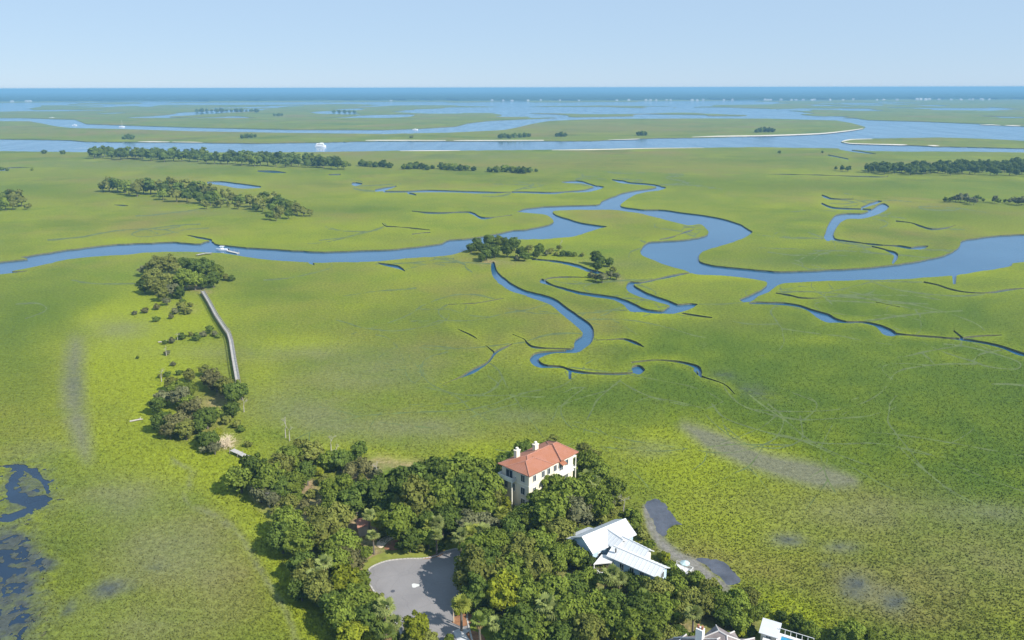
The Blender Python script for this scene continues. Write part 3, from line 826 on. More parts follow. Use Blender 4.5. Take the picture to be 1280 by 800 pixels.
# ------------------------------------------------------------------ turnaround, kerb, lawn, drives
def ground_sheet(name, pts, mat, z, sm=True):
    P = smooth_line(list(pts) + [pts[0]], 5)[:-1] if sm else pts
    w3 = [at(p[0], p[1], z) for p in P]
    b = MB(); b.poly(w3[::-1])
    o = b.build(name, mat)
    bm = bmesh.new(); bm.from_mesh(o.data); bmesh.ops.triangulate(bm, faces=bm.faces)
    for f in bm.faces:
        if f.normal.z < 0: f.normal_flip()
    bm.to_mesh(o.data); bm.free()
    tag(o, kind='structure')
    return [Vector(p) for p in w3]
def asphalt():
    m, nd, lk = new_mat('worn_asphalt')
    b = nd['Principled BSDF']; b.inputs['Roughness'].default_value = 0.85
    pos = nd.new('ShaderNodeNewGeometry').outputs['Position']
    f1 = noise(nd, lk, pos, 0.14, 4, 0.6); f2 = noise(nd, lk, pos, 2.5, 5, 0.7)
    c = mixc(nd, lk, mathn(nd, lk, 'SUBTRACT', mathn(nd, lk, 'MULTIPLY', f1, 2.4), 0.7, True), (0.195, 0.184, 0.184), (0.255, 0.240, 0.238))
    c = mixc(nd, lk, mathn(nd, lk, 'MULTIPLY', f2, 0.5), c, (0.13, 0.125, 0.13))
    vo = nd.new('ShaderNodeTexVoronoi'); vo.feature = 'DISTANCE_TO_EDGE'; vo.inputs['Scale'].default_value = 0.16
    wv_ = nd.new('ShaderNodeVectorMath'); wv_.operation = 'ADD'
    nn = nd.new('ShaderNodeTexNoise'); nn.inputs['Scale'].default_value = 0.5
    lk.new(pos, nn.inputs['Vector']); lk.new(pos, wv_.inputs[0]); lk.new(nn.outputs['Color'], wv_.inputs[1]); lk.new(wv_.outputs[0], vo.inputs['Vector'])
    cr = mathn(nd, lk, 'LESS_THAN', vo.outputs['Distance'], 0.009)
    c = mixc(nd, lk, mathn(nd, lk, 'MULTIPLY', cr, 0.14), c, (0.06, 0.06, 0.06))
    lk.new(c, b.inputs['Base Color'])
    return m
ground_sheet('lawn', [(452,716),(456,703),(470,694),(490,688.5),(512,688),(530,691),(536,697),(515,703),(480,708),(460,722)], simple_mat('lawn_grass', (0.17, 0.19, 0.025), 0.9, 0.3, 0.6, bump=0.3), 0.02)
road_w = ground_sheet('asphalt_road', road_px, asphalt(), 0.03)
kb = MB()
for i in range(len(road_w)):
    j = (i + 1) % len(road_w)
    a, b = road_w[i], road_w[j]
    if a.y < 112 or b.y < 112: continue
    d = (b - a).normalized(); c = (a + b) / 2
    kb.box((c.x, c.y, 0.065), ((b - a).length / 2 + 0.05, 0.16, 0.07), d, Vector((-d.y, d.x, 0)), (0, 0, 1))
struct('road_kerb', kb, simple_mat('kerb_concrete', (0.42, 0.40, 0.37), 0.9, 0.2, 1.0))
ground_sheet('driveway', [(566,789),(578,784),(592,790),(604,806),(588,815),(574,806)], simple_mat('drive_concrete', (0.45, 0.45, 0.45), 0.9, 0.15, 0.7), 0.045, False)
ground_sheet('sandy_drive', [(470,682),(473,676),(482,670),(490,668),(492,672),(484,678),(477,685)], simple_mat('pale_sand', (0.58, 0.47, 0.34), 0.95, 0.15, 0.9), 0.05)
mulch_m = simple_mat('bark_mulch', (0.24, 0.115, 0.055), 0.95, 0.4, 1.2, bump=0.5)
ground_sheet('mulch_bed', [(565,778),(570,769),(582,766),(592,770),(590,778),(578,783)], mulch_m, 0.075)
ground_sheet('mulch_bed', [(528,699),(540,694),(550,690),(556,688),(552,694),(540,697.5)], mulch_m, 0.06)
ground_sheet('mulch_bed', [(480,686),(485,678),(496,674),(508,679),(500,686),(488,688)], mulch_m, 0.055)
ground_sheet('mulch_bed', [(582,792),(590,788),(604,794),(606,804),(590,802)], mulch_m, 0.08)

# ------------------------------------------------------------------ tree kit
TINTS = {'d': ('dark green', (0.098, 0.145, 0.032)), 'm': ('mid green', (0.150, 0.202, 0.036)), 'o': ('olive green', (0.172, 0.195, 0.050)),
         'y': ('yellow green', (0.205, 0.240, 0.026)), 'g': ('grey green', (0.160, 0.175, 0.095)), 'b': ('brownish', (0.165, 0.168, 0.072))}
bark = simple_mat('grey_bark', (0.13, 0.11, 0.09), 0.9, 0.3, 2.0, bump=0.4)
bleached = simple_mat('bleached_wood', (0.36, 0.33, 0.30), 0.85, 0.2, 2.0)
def quads_mesh(name, cen, nor, size, mats, base=None):
    """many leaf quads: centres, normals, sizes (numpy) plus an optional MB for woody parts (material 1)"""
    n = len(cen)
    t = np.cross(nor, rng.normal(size=(n, 3))); t /= np.linalg.norm(t, axis=1)[:, None] + 1e-9
    u = np.cross(nor, t)
    t = t * size[:, None]; u = u * (size * rng.uniform(.55, 1.0, n))[:, None]
    V = np.empty((n, 4, 3)); V[:, 0] = cen - t - u * .5; V[:, 1] = cen + t * .6 - u; V[:, 2] = cen + t + u * .6; V[:, 3] = cen - t * .5 + u
    b = MB() if base is None else base
    off = len(b.v); k0 = len(b.f)
    me = bpy.data.meshes.new(name)
    vs = b.v + [tuple(p) for p in V.reshape(-1, 3).tolist()]
    fs = b.f + [(off + 4 * i, off + 4 * i + 1, off + 4 * i + 2, off + 4 * i + 3) for i in range(n)]
    me.from_pydata(vs, [], fs)
    for m in mats: me.materials.append(m)
    if base is not None: me.polygons.foreach_set('material_index', [1] * k0 + [0] * n)
    me.update()
    return me
def crown_points(Rr, zs, nclump, nleaf, lsize, low=-0.35, clump_r=(0.6, 1.45), ragged=0.3):
    cs, ns, ss = [], [], []
    for i in range(nclump):
        z = rng.uniform(low, 1.0); a = rng.uniform(0, 2 * math.pi); r = math.sqrt(max(0, 1 - z * z))
        d = np.array([r * math.cos(a), r * math.sin(a), z])
        cr = rng.uniform(*clump_r) * Rr / 4
        rad = (Rr - cr * .7) * rng.uniform(1 - ragged * 1.6, 1 + ragged * .5) * (1 if z > 0 else .85)
        c = d * rad * np.array([1, 1, zs])
        m = int(nleaf * rng.uniform(.7, 1.3))
        v = rng.normal(size=(m, 3)); v /= np.linalg.norm(v, axis=1)[:, None]
        v[:, 2] = np.abs(v[:, 2]) * np.where(rng.random(m) < .78, 1, -1)
        p = c + v * (cr * rng.uniform(.55, 1.12, m))[:, None] * np.array([1.1, 1.1, .8])
        nn = v * .75 + d * .35 + rng.normal(size=(m, 3)) * .45
        cs.append(p); ns.append(nn / np.linalg.norm(nn, axis=1)[:, None]); ss.append(rng.uniform(.6, 1.25, m) * lsize)
    # inner leaves that close the view through the crown
    m = nclump * 5
    v = rng.normal(size=(m, 3)); v /= np.linalg.norm(v, axis=1)[:, None]; v[:, 2] = np.abs(v[:, 2]) - .25
    p = v * (Rr * rng.uniform(.2, .72, m))[:, None] * np.array([1, 1, zs])
    cs.append(p); ns.append(v); ss.append(np.full(m, lsize * 2.4))
    return np.vstack(cs), np.vstack(ns), np.concatenate(ss)
def trunk_mb(h, r0, Rr, lean=0.3, limbs=5, zs=0.8):
    b = MB()
    x, y = rng.normal(size=2) * lean
    top = (x, y, h)
    b.tube([(0, 0, -0.2), (x * .3, y * .3, h * .4), top], [r0 * 1.25, r0, r0 * .7], 7)
    for i in range(limbs):
        a = 2 * math.pi * i / limbs + rng.uniform(-.4, .4)
        e = (x + math.cos(a) * Rr * .65, y + math.sin(a) * Rr * .65, h + Rr * zs * rng.uniform(.1, .5))
        b.tube([(x * .8, y * .8, h * .82), ((x + e[0]) / 2, (y + e[1]) / 2, h + Rr * .05), e], [r0 * .6, r0 * .4, r0 * .15], 5)
    return b
# kind: (Rr, zs, crown centre height, clumps, leaves per clump, leaf size, low)
SPEC = {'oak': (4.0, 0.95, 4.4, 58, 72, 0.32, -0.85), 'tall': (3.0, 1.45, 5.0, 50, 70, 0.30, -0.9), 'open': (4.0, 0.85, 4.0, 36, 50, 0.30, -0.75), 'shrub': (1.8, 0.8, 1.2, 16, 60, 0.22, -0.6)}
NVAR = {'oak': 4, 'tall': 2, 'open': 2, 'shrub': 3}
CROWNS, TRUNKS, FARM = {}, {}, {}
_shape = {}
for kd, (Rr, zs, hc, nc, nl, ls, low) in SPEC.items():
    for v in range(NVAR[kd]):
        _shape[kd, v] = crown_points(Rr, zs, nc, nl, ls, low, ragged=.42 if kd == 'open' else .25)
        TRUNKS[kd, v] = trunk_mb(hc, 0.28 if kd != 'shrub' else 0.08, Rr, zs=zs).mesh('trunk', bark)
def crown_mesh(kd, v, t):
    if (kd, v, t) not in CROWNS:
        hc = SPEC[kd][2]; p, n, s = _shape[kd, v]
        CROWNS[kd, v, t] = quads_mesh('crown', p + np.array([0, 0, hc]), n, s, [leaf_mat('leaves_' + TINTS[t][0].replace(' ', '_'), TINTS[t][1])])
    return CROWNS[kd, v, t]
def far_mesh(kd, v, t):
    """the same tree for the far marsh: fewer, larger leaf clumps, trunk in the same mesh"""
    if (kd, v, t) not in FARM:
        Rr, zs, hc, nc, nl, ls, low = SPEC[kd]
        p, n, s = crown_points(Rr, zs, 22, 26, ls * 1.9, low, ragged=.35)
        FARM[kd, v, t] = quads_mesh('far_tree', p + np.array([0, 0, hc]), n, s, [leaf_mat('leaves_' + TINTS[t][0].replace(' ', '_'), TINTS[t][1]), bark], trunk_mb(hc, .22, Rr, limbs=3))
    return FARM[kd, v, t]
NAMES = {'oak': ('live_oak', 'round oak', 'tree'), 'tall': ('cedar_tree', 'narrow cedar', 'tree'), 'open': ('scrub_tree', 'open ragged tree', 'tree'), 'shrub': ('shrub', 'low shrub', 'shrub')}
PLANTS = []            # every near plant: [object, px, py, radius px, kind phrase, colour phrase]
def plant(px, py, rpx, kd='oak', t='m', far=False, group=None, label=None):
    Rr, zs, hc = SPEC[kd][:3]
    s = 1.0
    if not far and kd != 'shrub' and py > 560: rpx *= 1.14
    for _ in range(3):                       # size from the photo: radius in pixels at its distance
        g = at(px, py, hc * s)
        zc = g[1] * math.cos(PITCH) + (CAMH - hc * s) * math.sin(PITCH)
        s = rpx * zc / FPX / Rr
    g = at(px, py, hc * s)
    v = int(rng.integers(NVAR[kd]))
    nm, phrase, cat = NAMES[kd]
    rz = rng.uniform(0, 6.28)
    if far:
        o = link(nm, far_mesh(kd, v, t)); o.location = (g[0], g[1], 0); o.rotation_euler = (0, 0, rz)
    else:
        o = empty(nm, (g[0], g[1], 0), rz)
        link('trunk', TRUNKS[kd, v], o); link('crown', crown_mesh(kd, v, t), o)
    o.scale = (s * rng.uniform(.93, 1.1), s * rng.uniform(.93, 1.1), s * rng.uniform(.92, 1.12))
    tag(o, label, cat, group)
    if label is None: PLANTS.append([o, px, py, rpx, phrase, TINTS[t][0]])
    return o
def plants(rows, **kw):
    for r in rows: plant(*r, **kw)

# palmetto: trunk, fan fronds and a skirt of dead ones
def palm_parts(seed):
    r_ = np.random.default_rng(seed)
    tr = MB(); lx, ly = r_.normal(size=2) * .25
    tr.tube([(0, 0, -.2), (lx * .5, ly * .5, 2.6), (lx, ly, 5.2)], [.24, .19, .20], 8)
    fr = MB(); sk = MB()
    top = Vector((lx, ly, 5.3))
    def frond(b, az, el, L, W, droop):
        d = Vector((math.cos(az) * math.cos(el), math.sin(az) * math.cos(el), math.sin(el)))
        side = Vector((-math.sin(az), math.cos(az), 0)); up = d.cross(side) * -1
        hub = top + d * L * .5
        b.quad(top - side * .03, top + side * .03, hub + side * .04, hub - side * .04)
        n = 9
        for k in range(n):
            th = (k / (n - 1) - .5) * 3.6
            dd = d * math.cos(th) + side * math.sin(th)
            e = hub + dd * W * (1 - .12 * abs(th)) - Vector((0, 0, droop * abs(math.sin(th)) + droop * .5)) - up * .05
            pr = (d * -math.sin(th) + side * math.cos(th)) * .12
            md = hub + dd * W * .55
            b.quad(hub, md - pr, e, md + pr)
    for k in range(30):
        frond(fr, r_.uniform(0, 6.28), r_.uniform(-.35, 1.35), r_.uniform(1.5, 2.1), r_.uniform(.85, 1.15), r_.uniform(.1, .35))
    for k in range(9):
        frond(sk, r_.uniform(0, 6.28), r_.uniform(-1.3, -.7), r_.uniform(1.0, 1.5), .7, .3)
    return tr, fr, sk
PALMS = []
for k, colr in enumerate(((0.21, 0.25, 0.085), (0.15, 0.20, 0.05), (0.22, 0.25, 0.05))):
    tr, fr, sk = palm_parts(50 + k)
    PALMS.append((tr.mesh('trunk', bark), fr.mesh('fronds', leaf_mat('palm_leaf' + '_pale' * k, colr, .25)), sk.mesh('dead_fronds', leaf_mat('dead_palm_leaf', (0.26, 0.19, 0.09), .25))))
def palm(px, py, s=1.0, v=0):
    s *= 1.3
    g = at(px, py, 5.6 * s)
    o = empty('palmetto_palm', (g[0], g[1], 0), rng.uniform(0, 6.28))
    for n_, me in zip(('trunk', 'fronds', 'dead_fronds'), PALMS[v]): link(n_, me, o)
    o.scale = (s,) * 3
    tag(o, None, 'palm')
    PLANTS.append([o, px, py, 9, 'fan leaved palm', ('pale green', 'mid green', 'yellow green')[v]])

# ------------------------------------------------------------------ the wooded hammock in front
plants([(300,597,17,'oak','m'),(318,590,17,'oak','d'),(337,600,19,'oak','m'),(350,584,17,'oak','o'),(362,572,15,'oak','m'),(375,561,14,'open','o'),(390,566,14,'oak','o'),(383,588,11,'tall','d'),
 (325,616,12,'open','g'),(341,621,12,'open','g'),(366,606,14,'oak','m'),(352,612,13,'oak','d'),(411,577,11,'oak','m'),(425,575,13,'oak','d'),(417,583,9,'shrub','m'),(450,563,10,'oak','d'),(455,584,12,'open','b'),(439,588,10,'open','b'),
 (470,592,9,'shrub','g'),(404,600,9,'shrub','o'),(430,608,13,'oak','m'),(445,623,19,'oak','d'),(470,618,20,'oak','d'),(416,626,15,'oak','m'),(395,640,16,'open','o'),(381,632,10,'shrub','b'),
 (360,652,18,'oak','m'),(352,672,18,'oak','d'),(374,676,20,'oak','m'),(398,664,20,'oak','o'),(420,650,17,'oak','o'),(430,680,18,'oak','m'),(414,690,14,'oak','m'),
 (376,708,16,'oak','d'),(385,722,17,'oak','o'),(376,735,15,'oak','d'),(400,738,18,'oak','o'),(420,705,18,'oak','m'),(438,700,17,'open','b'),(430,728,20,'oak','y'),(449,728,15,'oak','m'),(445,754,22,'oak','m'),
 (428,772,20,'oak','m'),(463,775,20,'oak','d'),(414,752,15,'oak','d'),(470,756,12,'oak','o'),(440,797,18,'oak','y'),(470,800,14,'shrub','y'),(522,786,15,'tall','y'),(512,800,12,'oak','o'),(536,801,11,'oak','o'),(488,797,11,'oak','d'),(448,688,9,'shrub','m'),
 (458,690,9,'shrub','m'),(372,622,9,'shrub','m'),(362,630,10,'oak','o'),(388,618,8,'shrub','o'),(398,588,9,'shrub','y'),(410,612,10,'oak','m'),(345,640,9,'shrub','o'),(452,598,8,'shrub','o'),(462,640,9,'shrub','m'),
 (500,612,22,'oak','d'),(521,600,21,'oak','d'),(545,596,23,'oak','d'),(574,591,24,'oak','m'),(600,599,22,'oak','m'),(613,614,17,'oak','m'),(488,634,17,'oak','d'),(482,618,12,'oak','d'),(518,630,20,'tall','o'),(548,624,22,'oak','m'),
 (578,620,22,'oak','d'),(603,634,18,'oak','m'),(472,646,12,'oak','m'),(500,656,17,'tall','m'),(482,664,10,'shrub','o'),(529,655,16,'oak','d'),(560,648,18,'oak','d'),(590,653,18,'open','g'),(610,655,15,'open','g'),(512,676,13,'oak','d'),(536,671,14,'oak','m'),
 (525,684,9,'shrub','o'),(500,682,7,'shrub','m'),(548,682,9,'shrub','d'),(621,625,9,'tall','o'),(632,632,7,'tall','y'),
 (690,608,18,'oak','m'),(712,620,20,'oak','m'),(672,627,13,'oak','d'),(735,610,17,'oak','m'),(748,630,18,'oak','m'),(722,641,20,'open','g'),(690,643,22,'oak','m'),(664,652,15,'oak','m'),(640,666,17,'oak','d'),(618,682,19,'oak','m'),
 (590,704,17,'oak','m'),(585,726,16,'oak','o'),(592,748,14,'oak','d'),(597,694,20,'tall','m'),(650,690,20,'oak','o'),(678,682,20,'oak','m'),(699,664,18,'oak','o'),(716,668,9,'oak','d'),(592,716,20,'tall','o'),(606,705,19,'tall','d'),(596,742,15,'tall','d'),(613,718,20,'oak','o'),(640,716,20,'oak','m'),(670,711,20,'oak','o'),(694,700,17,'oak','m'),(709,690,13,'oak','m'),
 (600,747,14,'oak','d'),(628,745,22,'oak','y'),(658,745,20,'oak','m'),(688,740,20,'oak','m'),(714,737,17,'oak','d'),(733,728,14,'oak','m'),(650,780,22,'oak','d'),(680,775,20,'oak','m'),(710,770,22,'oak','m'),(738,765,20,'oak','m'),
 (735,792,20,'oak','o'),(702,798,18,'oak','d'),(630,792,15,'oak','d'),(668,800,16,'oak','m'),(769,738,12,'open','o'),(765,757,16,'oak','d'),(762,782,17,'oak','m'),(779,796,14,'oak','y'),(608,770,10,'oak','d'),
 (736,582,14,'oak','m'),(750,592,13,'oak','m'),(741,570,11,'open','o'),(766,612,15,'oak','m'),(757,628,12,'open','g'),(774,626,9,'shrub','o'),(786,641,8,'shrub','m'),(793,656,10,'shrub','m'),(803,667,10,'shrub','o'),(812,680,8,'shrub','m'),
 (796,645,8,'shrub','m'),(830,697,8,'shrub','y'),(843,706,8,'shrub','o'),(766,640,9,'shrub','o'),(752,645,11,'open','o'),(775,655,8,'shrub','m'),
 (799,737,14,'oak','d'),(820,741,17,'oak','o'),(845,737,15,'oak','m'),(871,726,10,'oak','m'),(885,737,13,'oak','o'),(860,752,17,'oak','o'),(830,762,19,'oak','m'),(800,760,18,'oak','d'),(786,785,19,'oak','m'),(815,787,18,'oak','m'),
 (848,770,13,'oak','o'),(880,754,15,'oak','o'),(900,752,16,'oak','m'),(920,756,16,'oak','m'),(936,747,12,'oak','o'),(905,770,12,'oak','d'),(925,776,13,'oak','m'),(941,767,11,'oak','m'),(927,790,9,'shrub','y'),(956,760,9,'shrub','m'),
 (978,770,9,'shrub','d'),(996,780,10,'oak','d'),(1012,790,11,'oak','m'),(1064,789,15,'oak','m'),(1049,796,11,'oak','d'),(1085,797,11,'oak','m'),(848,792,10,'oak','d'),(940,788,8,'shrub','d'),
 (655,562,12,'oak','d'),(643,571,9,'oak','d'),(628,578,8,'oak','d'),(690,551,10,'open','o'),(616,592,9,'oak','d'),(642,652,14,'oak','d'),(655,640,10,'oak','d'),(672,612,11,'oak','m'),(628,650,12,'oak','m'),(700,605,12,'oak','m'),(683,627,15,'oak','m'),(700,632,15,'oak','o'),(711,690,12,'oak','o'),(722,700,13,'oak','m'),(738,708,11,'oak','d'),(752,713,10,'oak','o'),(708,678,10,'oak','m'),(834,797,14,'oak','o'),(868,795,9,'shrub','m'),(820,797,12,'oak','m'),(838,712,9,'oak','m'),(866,723,9,'oak','o'),(846,724,10,'oak','d'),(912,797,9,'shrub','m'),(786,725,11,'oak','d'),(802,722,10,'oak','m'),(818,724,10,'oak','o'),(728,560,9,'open','o'),(581,757,9,'shrub','y'),(574,764,7,'shrub','y'),(561,800,8,'shrub','m')])
for p in ((545,652,.9,0),(536,656,.8,2),(553,648,.75,0),(576,668,.95,0),(589,666,.9,2),(604,662,.95,0),(586,660,.8,0),(405,702,.9,0),(393,717,.8,0),(479,757,1.0,0),(472,766,.8,2),(484,789,.9,1),(576,752,.9,2),(600,774,.8,1),(618,777,.7,0),
          (683,752,1.0,0),(691,761,.9,0),(765,715,.95,0),(775,722,.8,0),(733,594,.95,0),(743,601,.9,0),(756,722,.8,1),(700,757,.8,0),(460,642,.8,0),(471,652,.7,2),(466,668,.7,0),(626,640,.8,2),(545,667,.75,0),(806,745,.8,1),(493,777,.8,0),(598,661,.75,2),(868,765,.8,0)):
    palm(*p)
# island at the boardwalk's near end
plants([(225,497,13,'oak','g'),(204,497,12,'open','g'),(196,507,11,'oak','d'),(222,489,12,'oak','m'),(237,487,10,'oak','m'),(214,480,9,'oak','o'),(236,470,8,'oak','o'),(209,468,5,'shrub','d'),(224,466,5,'shrub','d'),(262,472,14,'open','b'),(255,463,8,'open','o'),(270,478,12,'oak','b'),
 (282,484,12,'oak','o'),(292,492,14,'oak','d'),(302,490,10,'oak','d'),(224,526,18,'open','b'),(240,514,16,'open','b'),(232,538,12,'oak','o'),(212,538,12,'open','b'),(203,527,13,'oak','d'),(198,532,9,'oak','d'),(244,502,10,'open','b'),(258,522,14,'oak','d'),(250,532,10,'oak','d'),(268,517,9,'oak','m'),
 (289,511,11,'oak','d'),(282,525,8,'shrub','o'),(295,530,7,'shrub','o'),(301,536,6,'shrub','d'),(262,550,12,'oak','d'),(252,547,9,'oak','d'),(268,560,9,'open','g'),(255,562,7,'shrub','g'),(310,555,6,'shrub','o'),(272,540,7,'shrub','y'),(234,503,10,'oak','m')])
# island at its far end, by the river
plants([(180,337,8,'open','g'),(189,345,12,'oak','o'),(196,333,12,'oak','o'),(210,330,13,'oak','o'),(222,335,10,'open','o'),(232,331,11,'oak','d'),(245,333,12,'oak','d'),(257,335,13,'oak','d'),(270,340,11,'oak','m'),(266,350,9,'oak','d'),(180,358,8,'oak','d'),(193,358,10,'oak','o'),(206,352,12,'oak','o'),
 (218,350,10,'oak','o'),(230,350,12,'oak','m'),(243,351,11,'oak','m'),(252,352,9,'oak','d'),(203,368,8,'oak','o'),(214,362,9,'oak','g'),(225,366,7,'oak','d'),(208,376,6,'open','g'),(283,347,5,'shrub','o'),(290,348,5,'shrub','d'),(176,352,6,'shrub','d')])
plants([(181,388,5,'shrub','b'),(168,391,4,'shrub','g'),(195,399,5,'shrub','d'),(196,384,5,'shrub','b'),(219,389,5,'shrub','g'),(227,382,8,'open','o'),(233,389,6,'shrub','o'),(228,377,5,'shrub','d'),(238,381,4,'shrub','o'),(214,396,4,'shrub','g'),(228,420,6,'shrub','d'),(245,422,6,'shrub','d'),(262,411,6,'open','d'),(254,418,5,'shrub','g'),(269,417,5,'shrub','g'),
 (215,426,5,'shrub','g'),(206,428,4,'shrub','d'),(239,418,4,'shrub','o'),(273,420,4,'shrub','m'),(209,441,4,'shrub','g'),(200,470,4,'shrub','o'),(172,447,2.5,'shrub','d'),(216,455,4,'shrub','g')])
# grove on the river bend
plants([(589,309,6,'oak','d'),(596,305,8,'oak','d'),(604,310,8,'oak','d'),(612,302,8,'oak','d'),(622,302,8,'oak','m'),(608,318,7,'oak','d'),(618,314,8,'oak','d'),(631,303,7,'oak','d'),(634,313,8,'oak','d'),(643,305,8,'oak','d'),(651,315,7,'oak','d'),(656,320,6,'oak','d'),(646,323,5,'shrub','g'),(602,322,5,'oak','d'),
 (661,310,6,'open','o'),(674,312,7,'oak','d'),(670,318,5,'oak','d'),(688,314,5,'shrub','o'),(695,317,4,'shrub','o'),(704,317,5,'shrub','d'),(711,317,5,'shrub','d'),(718,318,4,'shrub','m'),(728,318,4,'shrub','o'),(699,310,4,'open','o'),(683,317,4,'shrub','g'),
 (745,322,8,'oak','d'),(752,326,7,'oak','d'),(762,327,6,'oak','d'),(747,333,6,'oak','d'),(745,346,6,'open','g'),(753,347,7,'open','g'),(763,343,6,'open','g'),(771,345,5,'open','g'),(766,337,5,'shrub','o'),(739,344,5,'shrub','g')])

# ------------------------------------------------------------------ groves far out on the marsh
def far_mass(name, rows, label):
    V, F, mi, base = [], [], [], 0
    for px, py, r in rows:
        Rr, zs, hc = SPEC['oak'][:3]; v = int(rng.integers(NVAR['oak'])); me = far_mesh('oak', v, 'd'); sc_ = 1.0
        for _ in range(3):
            g = at(px, py, hc * sc_); zc = g[1] * math.cos(PITCH) + (CAMH - hc * sc_) * math.sin(PITCH); sc_ = r * zc / FPX / Rr
        co = np.empty(len(me.vertices) * 3); me.vertices.foreach_get('co', co); co = co.reshape(-1, 3) * sc_
        a = rng.uniform(0, 6.28); c_, s_ = math.cos(a), math.sin(a)
        co = np.stack([co[:, 0] * c_ - co[:, 1] * s_ + g[0], co[:, 0] * s_ + co[:, 1] * c_ + g[1], co[:, 2]], 1)
        V.append(co)
        for p in me.polygons: F.append(tuple(i + base for i in p.vertices)); mi.append(p.material_index)
        base += len(co)
    m = bpy.data.meshes.new(name); m.from_pydata(np.vstack(V).tolist(), [], F)
    m.materials.append(MATS['leaves_dark_green']); m.materials.append(bark); m.polygons.foreach_set('material_index', mi); m.update()
    return tag(link(name, m), label, 'wood', kind='stuff')
def far_line(rows, label, group, kind='oak', tints='ddm'):
    for i, (px, py, r) in enumerate(rows):
        plant(px, py, r * 1.22, kind, tints[int(rng.integers(len(tints)))], far=True, group=group, label=label)
def scatter_band(x0, x1, top, bot, step, r0, r1, rows=2):
    out = []
    for k in range(rows):
        x = x0 + rng.uniform(0, step)
        while x < x1:
            t = (x - x0) / (x1 - x0)
            ya = np.interp(t, *top); yb = np.interp(t, *bot)
            f = (k + .5) / rows + rng.uniform(-.2, .2)
            out.append((x, ya + (yb - ya) * f, rng.uniform(r0, r1)))
            x += step * rng.uniform(.7, 1.3)
    return sorted(out, key=lambda p: p[1])
far_line([(135,229,8),(128,233,5),(146,229,8),(155,232,7),(160,236,6),(170,235,8),(178,231,8),(187,231,9),(196,232,8),(205,235,8),(203,242,6),(213,232,8),(222,235,8),(220,243,7),(232,232,8),(233,243,7),(241,236,8),(250,234,8),(258,238,7),(249,245,7),(265,240,7),(262,248,7),(270,246,6),(275,253,5),(282,243,6),(290,248,5),(298,248,5),(303,250,4),(286,255,3),(268,256,3),(258,256,4),(297,256,4)],
         'dark oak in the long grove left of centre on the marsh', 'oaks of the grove across the river on the left', tints='dmoo')
far_line([(312,251,6),(321,253,7),(330,250,7),(338,248,8),(347,250,7),(355,254,7),(363,257,7),(371,261,6),(379,264,5),(387,265,4),(328,258,5),(340,259,6),(350,264,6),(360,267,5),(337,268,5),(345,271,4),(320,259,4)],
         'bushy oak in the short grove right of the long one', 'oaks of the short grove on the left', tints='dmoo')
far_line([(3,247,8),(11,246,8),(19,247,8),(26,250,6),(6,255,6),(15,254,6),(33,258,3),(37,257,2.5)], 'dark oak in the clump cut by the left edge', 'oaks at the left edge', tints='dmoo')
far_line(scatter_band(110, 430, ([0, .5, 1], [187.5, 191, 198]), ([0, .3, .75, 1], [191, 195.5, 203, 206]), 9.5, 4.4, 6.0, 2), 'dark tree in the long tree line below the far river', 'trees of the long line below the far river', tints='dddm')
far_line([(392,204,3),(405,205,3),(422,205,3),(437,206,2),(453,204,4.5),(461,205,4),(469,206,3.5),(479,205,4.5),(487,207,3.5)] , 'small tree in the broken line ending the long one', 'trees of the broken line', kind='shrub', tints='dddm')
far_line([(505,209,3),(512,208,4),(520,207,4.5),(528,208,4),(534,210,3),(541,209,2.5),(552,208,4),(559,209,4),(567,209,4.5),(576,210,4),(584,210,3.5),(592,211,3),(612,212,3.5),(621,212,4),(631,211,4.5),(641,212,4),(648,213,4),(655,213,4.5),(662,213,3),(670,213,2)], 'small dark tree in the scattered row near the picture middle', 'trees of the scattered row', kind='shrub', tints='dddm')
far_line([(55,190,2.5),(78,190.5,2.5),(40,212,1.5),(2,211,2.5),(9,212,2)], 'lone dark shrub on the flat marsh at far left', 'lone shrubs at far left', kind='shrub')
far_mass('dense_wood', scatter_band(1084, 1420, ([0, .35, 1], [207, 202, 201]), ([0, .3, 1], [211.5, 214, 215]), 7.5, 4.6, 6.5, 3), 'dark dense wood at the right edge of the marsh')
far_line([(1045,210,2),(1053,210,3),(1060,210,3.5),(1028,190,1.5),(974,190,2)], 'small dark shrub left of the dense wood at right', 'shrubs left of the dense wood', tints='dd')
far_line([(1182,249,3),(1188,249,3),(1195,248,3.5),(1201,247,4.5),(1207,247,4.5),(1213,249,4),(1218,251,4),(1222,247,3.5),(1229,250,2)], 'low dark bush in the cluster below the dense wood', 'bushes below the dense wood', tints='dmg')
far_line([(1244,249,3.5),(1248,251,3),(1256,251,2),(1262,251,2.5),(1267,250,3),(1272,251,4),(1278,251,4.5),(1288,251,4),(1298,251,4)], 'dark bush in the row running off the right edge', 'bushes at the right edge', tints='dmg')
far_line([(303,171,2.5),(308,170,3),(314,170.5,2.6),(319,170,2)], 'tiny dark tree of the pair above the far river', 'trees of the clump above the far river', kind='shrub', tints='dd')
far_line([(626,170.5,3),(631,169.5,3),(637,170.5,3),(643,169.5,3),(650,169.5,2.8),(656,169,3),(661,168.8,2.5)], 'dark tree in the low thicket on the far island', 'trees of the far island thicket', kind='shrub', tints='dd')
far_line([(696,168.8,2.4),(701,168.3,3),(706,168.8,2.4)], 'dark tree in the small islet clump right of the thicket', 'trees of the small islet clump', kind='shrub', tints='dd')
far_line([(798,167.5,2.4),(803,167,3),(807,167.4,2.4)], 'dark tree in the lone clump above the middle of the far river', 'trees of the lone clump', kind='shrub', tints='dd')
far_line([(946,163.5,2.5),(951,162.8,3),(956,162.5,3),(961,162.8,3),(966,163.2,2.5)], 'dark tree in the clump beside the long white beach', 'trees of the clump beside the beach', kind='shrub', tints='dd')
